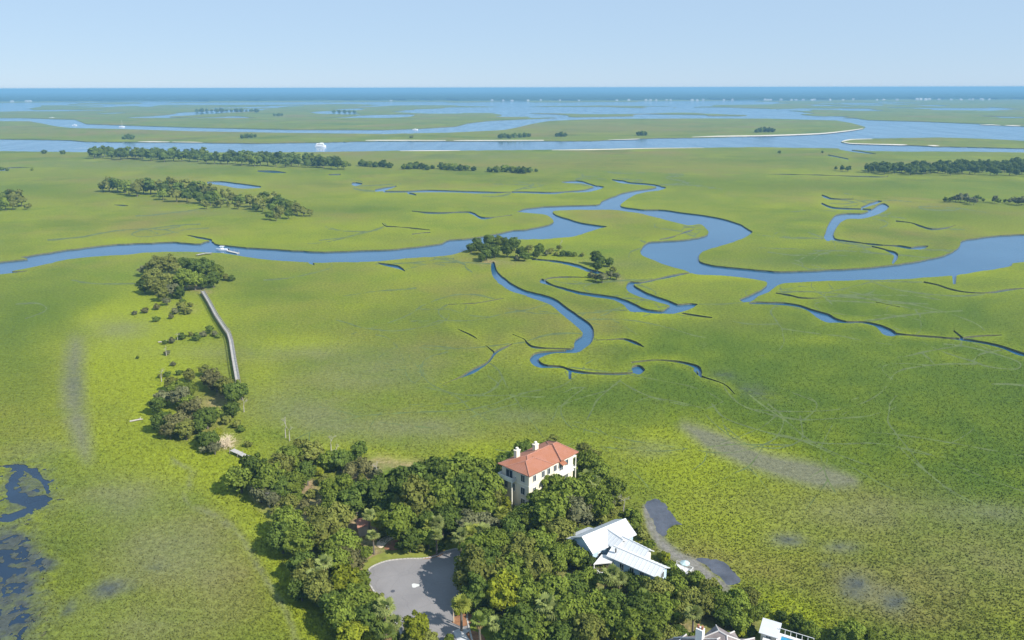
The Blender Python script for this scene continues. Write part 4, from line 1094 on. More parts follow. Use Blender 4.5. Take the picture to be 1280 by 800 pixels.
far_line([(155,172,2.5),(160,171,3.2),(165,172,2.6)], 'dark tree of the small clump above the tree line', 'trees above the left tree line', kind='shrub', tints='dd')
far_line([(514,171,2)], 'single pale shrub left of the island thicket', None, kind='shrub', tints='o')
far_line([(246 + 6.2 * k, 138.2 + .01 * k + .3 * math.sin(k * 2.1), 2.0 + .6 * math.sin(k * 1.7)) for k in range(13)], 'far dark tree in the thin strip near the bay', 'trees of the thin strip near the bay', kind='shrub', tints='dd')
far_line([(343,143.6,1.6),(348,143.6,1.9),(352,143.6,1.5)], 'far dark tree in the short strip left of centre', 'trees of the short far strip', kind='shrub', tints='dd')
far_line([(417,139.8,1.7),(424,139.7,1.9),(431,139.8,2.0),(437,139.8,1.8),(443,139.8,1.9)], 'far dark tree in the dotted strip near the bay', 'trees of the dotted far strip', kind='shrub', tints='dd')

# ------------------------------------------------------------------ buildings
V3 = Vector
def wcol(name, c, rough=.75, var=.1, scale=.8): return simple_mat(name, c, rough, var, scale)
M_glass = simple_mat('dark_glass', (0.03, 0.045, 0.06), 0.08, 0.2, 1.0)
M_white = wcol('white_paint', (0.62, 0.61, 0.59))
M_trim = wcol('white_trim', (0.66, 0.65, 0.63))
def gable(root, p0, p1, hw, zr, ze, roof_m, wall_m, z0=0.0, over=.5, rname='roof', wname='wall', seams=True, wall_inset=.0):
    """gabled block along ridge p0->p1 (xy); hw half width at the eaves"""
    a, b = V3((*p0, 0)), V3((*p1, 0)); d = (b - a).normalized(); n = V3((-d.y, d.x, 0))
    t = .16
    rb = MB()
    A, B = a - d * over, b + d * over
    for s in (1, -1):
        e0, e1 = A + n * s * hw, B + n * s * hw
        pts = [(A.x, A.y, zr), (B.x, B.y, zr), (e1.x, e1.y, ze), (e0.x, e0.y, ze)]
        if s == 1: pts = pts[::-1]
        rb.slab(pts, t)
        if seams:
            L = (B - A).length; k = int(L / .9)
            for i in range(k + 1):
                q = A + d * (L * i / k)
                up = V3((0, 0, .03))
                r_ = V3((q.x, q.y, zr)); e_ = V3((q.x, q.y, 0)) + n * s * hw + V3((0, 0, ze))
                dirv = (e_ - r_); m_ = (r_ + e_) / 2
                nn = V3(dirv).cross(d).normalized()
                if nn.z < 0: nn = -nn
                rb.box(m_ + nn * .028, (dirv.length / 2, .025, .03), dirv.normalized(), d, nn)
    rb.tube([(A.x, A.y, zr + .02), (B.x, B.y, zr + .02)], [.12, .12], 6)
    roof = rb.build(rname, roof_m, root)
    wi = hw - over - wall_inset
    sl = (zr - ze) / hw
    zt = zr - sl * wi - t - .01
    c = [a + n * wi, a - n * wi, b - n * wi, b + n * wi]
    w_ = MB()
    for p, q in ((0, 1), (1, 2), (2, 3), (3, 0)):
        P, Q = c[p], c[q]
        if p in (0, 2):
            m_ = a if p == 0 else b
            w_.poly([(P.x, P.y, z0), (Q.x, Q.y, z0), (Q.x, Q.y, zt), (m_.x, m_.y, zr - t - .02), (P.x, P.y, zt)])
        else:
            w_.quad((P.x, P.y, z0), (Q.x, Q.y, z0), (Q.x, Q.y, zt), (P.x, P.y, zt))
    wall = w_.build(wname, wall_m, root)
    return roof, wall, (a, b, d, n, wi)
def window(root, c, out, wdt, h, frame_m=None, name='window'):
    """a framed pane on a wall: c centre, out = outward normal"""
    out = V3(out).normalized(); s = V3((-out.y, out.x, 0)); up = V3((0, 0, 1)); c = V3(c)
    f = MB()
    fw = .10
    for k in (-1, 1):
        f.box(c + s * k * (wdt / 2) + out * .04, (fw / 2, .06, h / 2 + fw / 2), s, out, up)
        f.box(c + up * k * (h / 2) + out * .041, (wdt / 2 - fw / 2 - .002, .055, fw / 2), s, out, up)
    f.box(c + out * .035, (.03, .03, h / 2 - fw / 2 - .002), s, out, up)
    o = f.build(name, frame_m or M_trim, root)
    g = MB(); g.box(c + out * .012, (wdt / 2 - fw / 2, .01, h / 2 - fw / 2), s, out, up)
    g.build('pane', M_glass, o)
    return o
def hip(root, corners, inset, ze, zr, mat, over=.7, name='roof', t=.14):
    """hipped roof over a four sided plan; the ridge runs along side 0-1"""
    c = [V3((*p, 0)) for p in corners]; m = sum(c, V3((0, 0, 0))) / 4
    e = []
    for i in range(4):
        d1 = (c[i] - c[i - 1]).normalized(); d2 = (c[i] - c[(i + 1) % 4]).normalized()
        e.append(c[i] + (d1 + d2) * over)
    r0 = (e[0] + e[3]) / 2; r1 = (e[1] + e[2]) / 2; d = (r1 - r0).normalized()
    r0 = r0 + d * inset; r1 = r1 - d * inset
    E = [(p.x, p.y, ze) for p in e]; Ra = (r0.x, r0.y, zr); Rb = (r1.x, r1.y, zr)
    b = MB()
    b.quad(E[0], E[1], Rb, Ra); b.quad(E[2], E[3], Ra, Rb); b.poly([E[1], E[2], Rb]); b.poly([E[3], E[0], Ra])
    lo = [(p[0], p[1], ze - t) for p in E]
    for i in range(4):
        j = (i + 1) % 4
        b.quad(lo[i], lo[j], E[j], E[i])
    b.poly(lo[::-1])
    o = b.build(name, mat, root)
    bm = bmesh.new(); bm.from_mesh(o.data); bmesh.ops.recalc_face_normals(bm, faces=bm.faces); bm.to_mesh(o.data); bm.free()
    cap = MB()
    for p, q in ((E[0], Ra), (E[3], Ra), (E[1], Rb), (E[2], Rb), (Ra, Rb)):
        cap.tube([V3(p) + V3((0, 0, .03)), V3(q) + V3((0, 0, .03))], [.13, .13], 6)
    return o, cap, (Ra, Rb)

# villa with the red tiled roof
def tile_mat():
    m, nd, lk = new_mat('red_clay_tile')
    b = nd['Principled BSDF']; b.inputs['Roughness'].default_value = .8
    pos = nd.new('ShaderNodeNewGeometry').outputs['Position']
    f1 = noise(nd, lk, pos, 0.5, 4, .6); f2 = noise(nd, lk, pos, 4.0, 3, .7)
    c = mixc(nd, lk, f2, (0.25, 0.092, 0.046), (0.35, 0.140, 0.074))
    c = mixc(nd, lk, mathn(nd, lk, 'SUBTRACT', mathn(nd, lk, 'MULTIPLY', f1, 2.2), .8, True), c, (0.34, 0.15, 0.105))
    lk.new(c, b.inputs['Base Color'])
    mp = nd.new('ShaderNodeMapping'); mp.inputs['Rotation'].default_value = (0, 0, R(-45))
    lk.new(pos, mp.inputs['Vector'])
    wv_ = nd.new('ShaderNodeTexWave'); wv_.inputs['Scale'].default_value = 1.1; wv_.inputs['Distortion'].default_value = .6
    lk.new(mp.outputs[0], wv_.inputs['Vector'])
    bp = nd.new('ShaderNodeBump'); bp.inputs['Strength'].default_value = .5; bp.inputs['Distance'].default_value = .08
    lk.new(wv_.outputs['Fac'], bp.inputs['Height']); lk.new(bp.outputs[0], b.inputs['Normal'])
    return m
ZE = 10.2
B0 = V3(at(661.5, 595.5, ZE)); B0.z = 0
ua, va = R(44.5), R(139)
U = V3((math.cos(ua), math.sin(ua), 0)); Vv = V3((math.cos(va), math.sin(va), 0))
B0 = B0 + U * .7 + Vv * .7                                       # wall corner, inside the eaves
villa = empty('villa', tuple(B0 + U * 8 + Vv * 4.5))
villa.location.z = 0
VL, VW = 16.3, 8.8
inv = Matrix.Translation(-villa.location)
def vp(u, v, z=0.0):
    p = B0 + U * u + Vv * v - villa.location
    return (p.x, p.y, z)
stucco = simple_mat('cream_stucco', (0.70, 0.63, 0.50), .85, .08, .5)
stucco_w = simple_mat('pale_stucco', (0.76, 0.72, 0.62), .85, .06, .5)
tm = tile_mat()
wl = MB()
cs_ = [(0, 0), (VL, 0), (VL, VW), (0, VW)]
wl.prism([vp(u, v) for u, v in cs_], 0.0, ZE - .12)
wall = wl.build('wall', stucco, villa)
bn = MB()                                                        # pale band course between the storeys
for (u0, v0, u1, v1) in ((-.06, -.06, VL + .06, -.003), (-.06, -.003, -.003, VW + .06)):
    bn.prism([vp(u0, v0), vp(u1, v0), vp(u1, v1), vp(u0, v1)], 6.6, 6.9)
bn.build('band_course', stucco_w, villa)
r1_, cap1, rg = hip(villa, [vp(0, 0)[:2], vp(VL, 0)[:2], vp(VL, VW)[:2], vp(0, VW)[:2]], 4.8, ZE, ZE + 2.1, tm)
cap1.build('ridge_tiles', simple_mat('ridge_tile', (0.34, 0.16, 0.115), .8, .2, 2), r1_)
# projecting corner pavilion with its own low hip, and a raised far bay
r2_, cap2, _ = hip(villa, [vp(-.45, -.45)[:2], vp(7.0, -.45)[:2], vp(7.0, 6.0)[:2], vp(-.45, 6.0)[:2]], 3.0, ZE + .25, ZE + 1.95, tm)
cap2.build('ridge_tiles', MATS['ridge_tile'], r2_)
r3_, cap3, _ = hip(villa, [vp(11.2, -.3)[:2], vp(VL + .2, -.3)[:2], vp(VL + .2, VW - .5)[:2], vp(11.2, VW - .5)[:2]], 2.6, ZE + .2, ZE + 2.3, tm)
cap3.build('ridge_tiles', MATS['ridge_tile'], r3_)
for u, v in ((3.6, 7.2), (9.2, 6.2)):
    ch = MB()
    x, y, _z = vp(u, v)
    ch.box((x, y, ZE + 1.5), (.62, .45, 1.3), U, Vv); ch.box((x, y, ZE + 2.9), (.74, .56, .12), U, Vv)
    o = ch.build('chimney', stucco, villa)
    cc = MB(); cc.box((x, y, ZE + 3.35), (.28, .24, .28), U, Vv); cc.build('chimney_pot', stucco_w, o)
nU, nV = -Vv, -U           # outward normals: long face, left face
nA = V3((U.y, -U.x, 0)); nB = V3((-Vv.y, Vv.x, 0))
for u in (1.9, 5.0, 7.0, 9.4, 13.8):
    for z in (5.0, 8.4): window(villa, vp(u, 0, z), nA, 1.1, 1.9 if z < 6 else 1.7)
window(villa, vp(1.9, 0, 1.9), nA, 1.1, 1.8)
for z in (8.4, 5.0, 1.9): window(villa, vp(0, 1.9, z), nB, 1.3, 1.9)
for v in (5.0, 7.4): window(villa, vp(0, v, 5.0), nB, 1.1, 2.0)
dr = MB(); dr.box(vp(-.05, 6.2, 8.0), (.05, 1.1, 1.1), nB, U.cross(V3((0, 0, 1))) * -1); 
window(villa, vp(0, 6.3, 8.3), nB, 2.2, 2.2, name='balcony_door')
bal = MB()                                                       # balcony on the left face
bal.prism([vp(-1.5, 4.1), vp(-.003, 4.1), vp(-.003, VW), vp(-1.5, VW)], 6.95, 7.15)
bo = bal.build('balcony', M_white, villa)
ra = MB()
ra.prism([vp(-1.5, 4.1), vp(-1.38, 4.1), vp(-1.38, VW), vp(-1.5, VW)], 7.155, 8.15)
ra.prism([vp(-1.375, 4.1), vp(-.05, 4.1), vp(-.05, 4.22), vp(-1.375, 4.22)], 7.155, 8.15)
ra.prism([vp(-1.375, VW - .12), vp(-.05, VW - .12), vp(-.05, VW), vp(-1.375, VW)], 7.155, 8.15)
ra.build('parapet', M_white, bo)
for v in (4.25, VW - .15):
    po = MB(); x, y, _z = vp(-1.35, v); po.tube([(x, y, 0), (x, y, 6.94)], [.16, .16], 10); po.build('column', stucco_w, villa)
pr = MB()                                                        # two storey porch at the far right corner
pr.prism([vp(VL + .003, .2), vp(VL + 1.6, .2), vp(VL + 1.6, 4.2), vp(VL + .003, 4.2)], 5.4, 5.65)
pr.prism([vp(VL + .003, .2), vp(VL + 1.6, .2), vp(VL + 1.6, 4.2), vp(VL + .003, 4.2)], 8.6, 8.85)
pr.build('porch_slab', M_white, villa)
for v in (.35, 4.05):
    po = MB(); x, y, _z = vp(VL + 1.45, v); po.tube([(x, y, 0), (x, y, 8.59)], [.17, .17], 10); po.build('column', stucco_w, villa)
dk = MB(); dk.prism([vp(10.5, -1.5), vp(15.0, -1.5), vp(15.0, -.07), vp(10.5, -.07)], 6.2, 6.42); d_ = dk.build('terrace', M_white, villa)
aw = MB(); aw.slab([vp(10.8, -1.3, 9.0), vp(12.6, -1.3, 9.0), vp(12.6, -.07, 9.5), vp(10.8, -.07, 9.5)], .1); aw.build('canopy_roof', tm, villa)
window(villa, vp(11.7, 0, 7.7), nA, 1.4, 2.1, name='terrace_door')
tag(villa, 'tall cream villa with a hipped red tile roof and two chimneys', 'house')

# white house with metal roofs
def metal_mat():
    return simple_mat('white_metal_roof', (0.60, 0.61, 0.62), .42, .05, .3)
mm = metal_mat()
sid = simple_mat('shade_blue_siding', (0.42, 0.56, 0.68), .75, .07, .6)  # blue of the shaded walls is put into the siding colour
def xy(px, py, z): return V3(at(px, py, z))
wh_o = V3(at(775, 690, 4)); wh_o.z = 0
wh = empty('white_house', tuple(wh_o))
L2 = lambda p: (p.x - wh_o.x, p.y - wh_o.y)
rA, rB = V3((15.4, 143.2, 0)), V3((25.0, 149.8, 0))
d0 = (rB - rA).normalized(); n0 = V3((d0.y, -d0.x, 0))              # n0 points to the camera side
_, _, info = gable(wh, L2(rA), L2(rB), 3.7, 7.3, 5.2, mm, sid, over=.55)
# cross gable on the near slope, with the entry front
dc = rA + d0 * 6.4
q0, q1 = dc + n0 * .4, dc + n0 * 5.2
gable(wh, L2(q0), L2(q1), 2.3, 7.0, 5.5, mm, M_white, over=.4, rname='cross_roof', wname='cross_wall')
# low back wing left of the main block
k0 = xy(733, 659, 5.6); k1 = k0 + d0 * 5
lb = MB()
a_ = rA - n0 * 3.5 - d0 * .5; b_ = rA - n0 * 3.5 + d0 * 7
pl = [V3((*L2(p), 0)) for p in (a_, b_, b_ - n0 * 3.0, a_ - n0 * 3.0)]
lb.slab([(pl[0].x, pl[0].y, 4.7), (pl[1].x, pl[1].y, 4.7), (pl[2].x, pl[2].y, 3.7), (pl[3].x, pl[3].y, 3.7)][::-1], .14)
lb.build('porch_roof', simple_mat('grey_metal_roof', (0.52, 0.54, 0.58), .5, .08, .4), wh)
for p in (pl[2], pl[3], (pl[2] + pl[3]) / 2):
    po = MB(); q = p + V3((n0.x, n0.y, 0)) * .25; po.tube([(q.x, q.y, 0), (q.x, q.y, 3.6)], [.12, .12], 8); po.build('porch_post', M_trim, wh)
# long wing towards the camera right
w0, w1 = V3((22.4, 139.9, 0)), V3((30.6, 133.2, 0))
dw = (w1 - w0).normalized(); nw = V3((-dw.y, dw.x, 0))
gable(wh, L2(w0 - dw * .8), L2(w1), 2.4, 6.6, 5.3, mm, sid, over=.5, rname='wing_roof', wname='wing_wall')
# shorter parallel wing behind it
g0, g1 = xy(788, 674.5, 6.8), xy(809, 685.5, 6.8)
gable(wh, L2(g0 - dw * 1.5), L2(g1), 2.0, 6.8, 5.4, mm, M_white, over=.5, rname='wing_roof', wname='wing_wall')
# flat white entry roof with furniture-dark rail between main block and wing
e0 = xy(742, 697, 4.2)
fr_ = MB()
P4 = [V3((*L2(xy(*p, 4.6)), 0)) for p in ((742,705),(764,703),(776,695),(752,693))]
fr_.slab([(p.x, p.y, 4.6) for p in P4], .2); fr_.build('entry_roof', M_white, wh)
P5 = [V3((*L2(xy(*p, 3.0)), 0)) for p in ((736,716),(756,716),(766,706),(742,703))]
dkk = MB(); dkk.slab([(p.x, p.y, 3.0) for p in P5], .2); dko = dkk.build('deck', M_white, wh)
rl = MB()
for i in range(3):
    p, q = P5[i - 1], P5[i]; m_ = (p + q) / 2; d_ = (q - p)
    rl.box((m_.x, m_.y, 4.0), (d_.length / 2, .04, .05), d_.normalized(), V3((-d_.y, d_.x, 0)).normalized())
    for k in range(5):
        s_ = p.lerp(q, k / 4); rl.box((s_.x, s_.y, 3.5), (.05, .05, .49))
rl.build('deck_rail', simple_mat('dark_timber', (0.10, 0.07, 0.05), .8, .2, 2), dko)
for p in P5 + P4:
    zt = 2.79 if p in P5 else 4.39
    po = MB(); c_ = p * .96 + (sum(P5 if p in P5 else P4, V3((0,0,0))) / 4) * .04; po.tube([(c_.x, c_.y, 0), (c_.x, c_.y, zt)], [.11, .11], 8); po.build('deck_post', M_trim, wh)
# windows on the shaded wing wall, the main gable end and the entry
wi = 2.4 - .5
for k in (2.2, 4.6, 7.0):
    c_ = w0 + dw * k - nw * wi; window(wh, (*L2(c_), 3.9), -nw, 1.0, 1.6)
    window(wh, (*L2(c_), 1.5), -nw, 1.0, 1.4)
for k in (-1.6, 1.6):
    c_ = rA + n0 * k; window(wh, (*L2(c_), 3.6), -d0, 1.0, 1.6)
c_ = w1; window(wh, (*L2(c_), 4.6), dw, 1.2, 1.5); window(wh, (*L2(c_), 2.0), dw, 1.2, 1.6)
c_ = q1; window(wh, (*L2(c_), 5.2), n0, .9, 1.2)
for k in (-1.1, 1.1):
    c_ = q1 + d0 * k; window(wh, (*L2(c_), 2.6), n0, .9, 1.6)
c_ = rA + d0 * 2 + n0 * 3.15; window(wh, (*L2(c_), 3.4), n0, 1.1, 1.6)
vent = MB(); vx = V3((*L2(w0 + dw * .2 - nw * 1.2), 0)); vent.tube([(vx.x, vx.y, 6.2), (vx.x, vx.y, 7.1)], [.16, .16], 8); vent.build('vent_pipe', simple_mat('dark_vent', (.06,.06,.06), .6), wh)
tag(wh, 'rambling pale house with several white metal roofs in the trees', 'house')

# raised white deck at the end of the white house
dk_o = V3(at(852, 714, 1.5)); dk_o.z = 0
wd = empty('raised_deck', tuple(dk_o))
db = MB(); db.box((0, 0, 2.2), (2.6, 1.9, .12), dw, nw); db.build('deck_floor', M_white, wd)
for a in (-1, 1):
    for b in (-1, 1):
        p = dw * 2.4 * a + nw * 1.7 * b; po = MB(); po.tube([(p.x, p.y, 0), (p.x, p.y, 3.2)], [.12, .12], 8); po.build('post', M_white, wd)
rl = MB()
for s in (-1, 1):
    m_ = nw * 1.8 * s; rl.box((m_.x, m_.y, 3.2), (2.5, .05, .05), dw, nw); rl.box((m_.x, m_.y, 2.75), (2.5, .03, .03), dw, nw)
m_ = dw * 2.5; rl.box((m_.x, m_.y, 3.205), (.05, 1.74, .05), dw, nw)
rl.build('rail', M_white, wd)
st = MB()
for k in range(9):
    p = dw * (2.75 + .28 * k); st.box((p.x, p.y, 2.1 - .23 * k), (.14, .7, .03), dw, nw)
st.build('stair', M_white, wd)
wd.scale = (.78,) * 3
tag(wd, 'white timber deck on posts right of the white metal roofs', 'deck')
tbo = V3(at(860, 711, 2.5)); tbo.z = 0
tb = empty('garden_umbrella', (dk_o.x + dw.x * .6, dk_o.y + dw.y * .6, 1.82))
u_ = MB(); u_.tube([(0, 0, 0), (0, 0, 2.5)], [.04, .03], 8); u_.build('pole', M_trim, tb)
cn = MB(); n8 = 8
for k in range(n8):
    a0, a1 = 2 * math.pi * k / n8, 2 * math.pi * (k + 1) / n8
    p0_, p1_ = (1.05 * math.cos(a0), 1.05 * math.sin(a0), 2.0), (1.05 * math.cos(a1), 1.05 * math.sin(a1), 2.0)
    cn.poly([(0, 0, 2.55), p0_, p1_]); cn.quad(p0_, (p0_[0], p0_[1], 1.86), (p1_[0], p1_[1], 1.86), p1_)
cn.build('canopy', simple_mat('pale_aqua_canvas', (0.40, 0.52, 0.53), .8, .08, 1), tb)
tag(tb, 'pale aqua parasol open on the white raised deck', 'umbrella')

# house with weathered grey shingle hips at the bottom edge
gr_m = simple_mat('weathered_shingle', (0.20, 0.168, 0.162), .9, .25, 1.2, bump=.4)
gr_cap = simple_mat('ridge_flashing', (0.50, 0.47, 0.45), .6, .1, 1)
g_o = V3(at(895, 800, 7)); g_o.z = 0
gh = empty('grey_house', tuple(g_o))
def gp_(px, py, z): 
    p = V3(at(px, py, z)) - g_o; return V3((p.x, p.y, 0))
def grey_block(apex, hw, dep, ze, zr, ang, nm='roof'):
    c0 = gp_(*apex, zr); d_ = V3((math.cos(ang), math.sin(ang), 0)); n_ = V3((-d_.y, d_.x, 0))
    f = c0 + n_ * hw                                              # apex sits above the far hip
    cs4 = [f - d_ * hw, f - d_ * hw - n_ * dep, f + d_ * hw - n_ * dep, f + d_ * hw]
    ro, cp, _r = hip(gh, [(p.x, p.y) for p in cs4], hw, ze, zr, gr_m, over=.5, name=nm)
    cp.build('ridge_flashing', gr_cap, ro)
    w_ = MB(); w_.prism([(p.x, p.y) for p in cs4], 0, ze - .15); w_.build('wall', simple_mat('grey_siding', (0.34, 0.33, 0.32), .8, .1, .6), gh)
    return cs4, n_, d_
ga = R(8)
blk, gn, gd = grey_block((892, 786.5), 5.2, 15, 6.3, 9.6, ga)
grey_block((846, 789), 3.0, 9, 5.4, 7.3, ga + .2, 'side_roof'); grey_block((922, 789), 3.0, 9, 5.6, 7.6, ga - .1, 'side_roof')
grey_block((896, 776), 2.2, 5, 8.0, 9.6, ga + .6, 'turret_roof'); grey_block((868, 791), 1.9, 5, 5.8, 7.2, ga, 'bay_roof')
c0 = gp_(870.5, 771, 10.6)
ch = MB(); ch.box((c0.x, c0.y, 5.3), (.62, .5, 5.3), V3((.78, -.62, 0)), V3((.62, .78, 0))); cho = ch.build('chimney', simple_mat('chimney_stucco', (0.78, 0.76, 0.72), .8, .06, .6), gh)
cc = MB()
for k in (-.4, .35):
    cc.tube([(c0.x + .78 * k, c0.y - .62 * k, 10.61), (c0.x + .78 * k, c0.y - .62 * k, 11.2)], [.24, .2], 8)
cc.build('chimney_pot', simple_mat('terracotta', (0.35, 0.14, 0.09), .85, .15, 2), cho)
cm = (blk[0] + blk[3]) / 2
window(gh, (*(cm - gd * 2)[:2], 4.4), gn, 1.1, 1.5); window(gh, (*(cm + gd * 2)[:2], 4.4), gn, 1.1, 1.5)
gh.location.y -= 3.0
tag(gh, 'weathered grey shingle house with hipped roofs and a white chimney at the bottom edge', 'house')

# small white pavilion with pool terrace
p_o = V3(at(960, 797, 2.0)); p_o.z = 0
pv_ = empty('white_pavilion', tuple(p_o))
pd = V3((math.cos(R(-28)), math.sin(R(-28)), 0)); pn_ = V3((-pd.y, pd.x, 0))
qd = lambda a, b: (pd * a + pn_ * b)
wq = MB(); wq.prism([tuple(qd(a, b)[:2]) for a, b in ((-1.9, -2.2), (1.9, -2.2), (1.9, 2.2), (-1.9, 2.2))], 0, 4.0); wq.build('wall', M_white, pv_)
sl_ = MB(); z1, z2 = 4.95, 4.15
sl_.slab([(*qd(-2.4, -2.7)[:2], z2), (*qd(2.4, -2.7)[:2], z2), (*qd(2.4, 2.7)[:2], z1), (*qd(-2.4, 2.7)[:2], z1)], .15)
sl_.build('roof', simple_mat('white_shed_roof', (0.50, 0.51, 0.54), .5, .08, .5), pv_)
gb = MB()
for s in (-1, 1):
    gb.poly([(*qd(1.88 * s, -2.18)[:2], 4.0), (*qd(1.88 * s, 2.18)[:2], 4.0), (*qd(1.88 * s, 2.18)[:2], 4.7)][::s])
gb.build('gable_panel', M_white, pv_)
for b in (-1.0, 1.0): window(pv_, (*qd(1.9, b)[:2], 2.8), pd, .9, 1.5)
window(pv_, (*qd(0, -2.2)[:2], 2.8), -pn_, 1.4, 1.6)
pb = MB(); pb.prism([tuple(qd(a, b)[:2]) for a, b in ((-1.2, -3.6), (.6, -3.6), (.6, -2.22), (-1.2, -2.22))], 0, 3.0); pb.build('porch', M_trim, pv_)
pv_.scale = (.72,) * 3; pv_.location = at(962, 793, 1.8)[:2] + (0,)
tag(pv_, 'small white pavilion with a sloping pale roof at the bottom edge', 'pavilion')
pool = empty('pool_terrace', tuple(p_o + qd(4.3, -.4)))
pd_ = MB()
for (a0, b0, a1, b1) in ((-2.8, -2.0, 3.6, -1.3), (-2.8, 1.3, 3.6, 2.0), (-2.8, -1.3, -2.1, 1.3), (2.9, -1.3, 3.6, 1.3)):
    pd_.prism([tuple(qd(a, b)[:2]) for a, b in ((a0, b0), (a1, b0), (a1, b1), (a0, b1))], 0, 2.6)
pd_.build('coping', M_trim, pool)
pw = MB(); pw.prism([tuple(qd(a, b)[:2]) for a, b in ((-2.1, -1.3), (2.9, -1.3), (2.9, 1.3), (-2.1, 1.3))], 0, 2.4)
pw.build('pool_surface', simple_mat('pool_blue', (0.03, 0.22, 0.38), .1, .15, .8), pool)
rl = MB()
for b in (1.95,):
    for a in np.linspace(-2.6, 3.4, 7):
        p = qd(a, b); rl.box((p.x, p.y, 3.12), (.04, .04, .5))
    p = qd(.4, b); rl.box((p.x, p.y, 3.65), (3.05, .05, .04), pd, pn_)
rl.build('rail', M_white, pool)
tag(pool, 'raised blue pool with white coping and rail beside the pavilion', 'pool')

# garden shed with a rusty red roof among the trees left of the turnaround
sh_o = V3(at(458, 662, .5)); sh_o.z = 0
sh = empty('garden_shed', tuple(sh_o))
gable(sh, (-1.9, -.6), (1.9, .8), 1.9, 3.6, 2.6, simple_mat('rusty_roof', (0.32, 0.15, 0.10), .85, .25, 1), simple_mat('shed_wall', (0.42, 0.33, 0.25), .85, .15, 1), over=.3, seams=False)
tag(sh, 'little shed with a rusty red roof among trees left of the turnaround', 'shed')

# ------------------------------------------------------------------ boardwalk, docks, posts
plank = simple_mat('weathered_planks', (0.36, 0.345, 0.32), .9, .2, .9)
pdark = simple_mat('weathered_piles', (0.20, 0.18, 0.16), .9, .2, 2)
def boardwalk(name, pix, width, z, label, rails=True, step=3.0):
    P = [V3(at(p[0], p[1], z)) for p in pix]
    o0 = P[0].copy(); o0.z = 0
    root = empty(name, tuple(o0))
    P = [p - o0 for p in P]
    dkm, pil, rlm = MB(), MB(), MB()
    for i, (a, b) in enumerate(zip(P[:-1], P[1:])):
        d_ = (b - a).normalized(); n_ = V3((-d_.y, d_.x, 0)); L = (b - a).length
        k = max(1, int(L / .24))
        if L > 30: k = int(L / .5)
        for j in range(k):
            c_ = a + d_ * (L * (j + .5) / k); dkm.box((c_.x, c_.y, z + rng.uniform(-.012, .012)), (L / k * .47, width / 2 + rng.uniform(-.03, .03), .04), d_, n_)
        for s in (-1, 1):
            m_ = (a + b) / 2 + n_ * s * (width / 2 - .25); dkm.box((m_.x, m_.y, z - .16), (L / 2, .07, .1), d_, n_)
        m = max(1, round(L / step))
        for j in range(m + (1 if i == len(P) - 2 else 0)):
            c_ = a + d_ * (L * j / m)
            for s in (-1, 1):
                q = c_ + n_ * s * (width / 2 + .08); pil = MB(); pil.tube([(q.x, q.y, -.6), (q.x, q.y, z + (1.0 if rails else .3))], [.11, .10], 7); pil.build('pile', pdark, root)
        if rails:
            for s in (-1, 1):
                for zz in (.98, .55):
                    m_ = (a + b) / 2 + n_ * s * (width / 2 + .08); rlm.box((m_.x, m_.y, z + zz), (L / 2, .05, .05), d_, n_)
    dkm.build('deck', plank, root)
    if rails: rlm.build('handrail', pdark, root)
    return tag(root, label, 'boardwalk')
boardwalk('boardwalk', [(253,364),(261,377),(270,394),(280,409),(286,417.5),(289,427),(292.5,449),(297,474)], 1.4, 1.6, 'long grey plank boardwalk with a bend crossing the marsh between two islands')
boardwalk('footbridge', [(290,562),(300,566.5),(309,571)], 1.5, 1.0, 'short pale plank footbridge beside the bleached dead bush', rails=False)
dkw = boardwalk('river_dock', [(246,318.5),(256,316.4),(264,316.2)], 1.8, 1.0, 'small pinkish landing dock on the river bank behind the oaks', rails=False)
fl = empty('floating_dock', at(291, 315.8, -.78)); fa = math.atan2(at(299, 318, 0)[1] - at(284, 314.5, 0)[1], at(299, 318, 0)[0] - at(284, 314.5, 0)[0])
fl.rotation_euler = (0, 0, fa)
f_ = MB(); f_.box((0, 0, .35), (6.2, 1.0, .2)); f_.build('deck', simple_mat('bleached_planks', (0.42, 0.40, 0.36), .9, .12, 1), fl)
f_ = MB()
for k in (-4.5, -1.5, 1.5, 4.5): f_.tube([(k, 0, -.25), (k, 0.0, .14)], [.7, .7], 10)
f_.build('floats', pdark, fl); f_ = MB()
for k in (-5.5, 0, 5.5):
    f_ = MB(); f_.tube([(k, 1.1, -.4), (k, 1.1, 2.2)], [.13, .12], 8); f_.build('mooring_pile', pdark, fl)
tag(fl, 'narrow pale floating dock along the near river bank', 'dock')

pole_m = simple_mat('pale_timber', (0.52, 0.42, 0.30), .85, .15, 2)
po_ = empty('timber_post', at(567, 778, 0)); b = MB(); b.tube([(0, 0, 0), (0, 0, 3.6)], [.13, .11], 10); b.build('post', pole_m, po_)
b = MB(); b.box((0, 0, 3.66), (.2, .2, .05)); b.build('cap', pole_m, po_)
tag(po_, 'pale timber post casting a thin shadow at the turnaround edge', 'post')
po2 = empty('lamp_post', at(577, 785, 0)); b = MB(); b.tube([(0, 0, 0), (0, 0, 2.6)], [.08, .06], 10); b.build('post', simple_mat('black_metal', (.03, .03, .03), .5), po2)
b = MB(); b.box((0, 0, 2.85), (.16, .16, .2)); b.build('lantern', M_glass, po2); b = MB(); b.tube([(0, 0, 3.06), (0, 0, 3.25)], [.22, .04], 8); b.build('lantern_cap', MATS['black_metal'], po2)
tag(po2, 'short dark lantern post beside the pale driveway', 'lamp post')
mh = MB(); mh.tube([(0, 0, 0), (0, 0, .025)], [.45, .45], 20)
m_ = mh.build('manhole_cover', simple_mat('cast_iron', (0.07, 0.07, 0.085), .6, .2, 6)); m_.location = at(491, 739, .03)
tag(m_, 'dark round manhole cover in the turnaround asphalt', 'manhole cover')
pt = MB(); base_ = V3(at(519, 732, 0)); pts_ = []
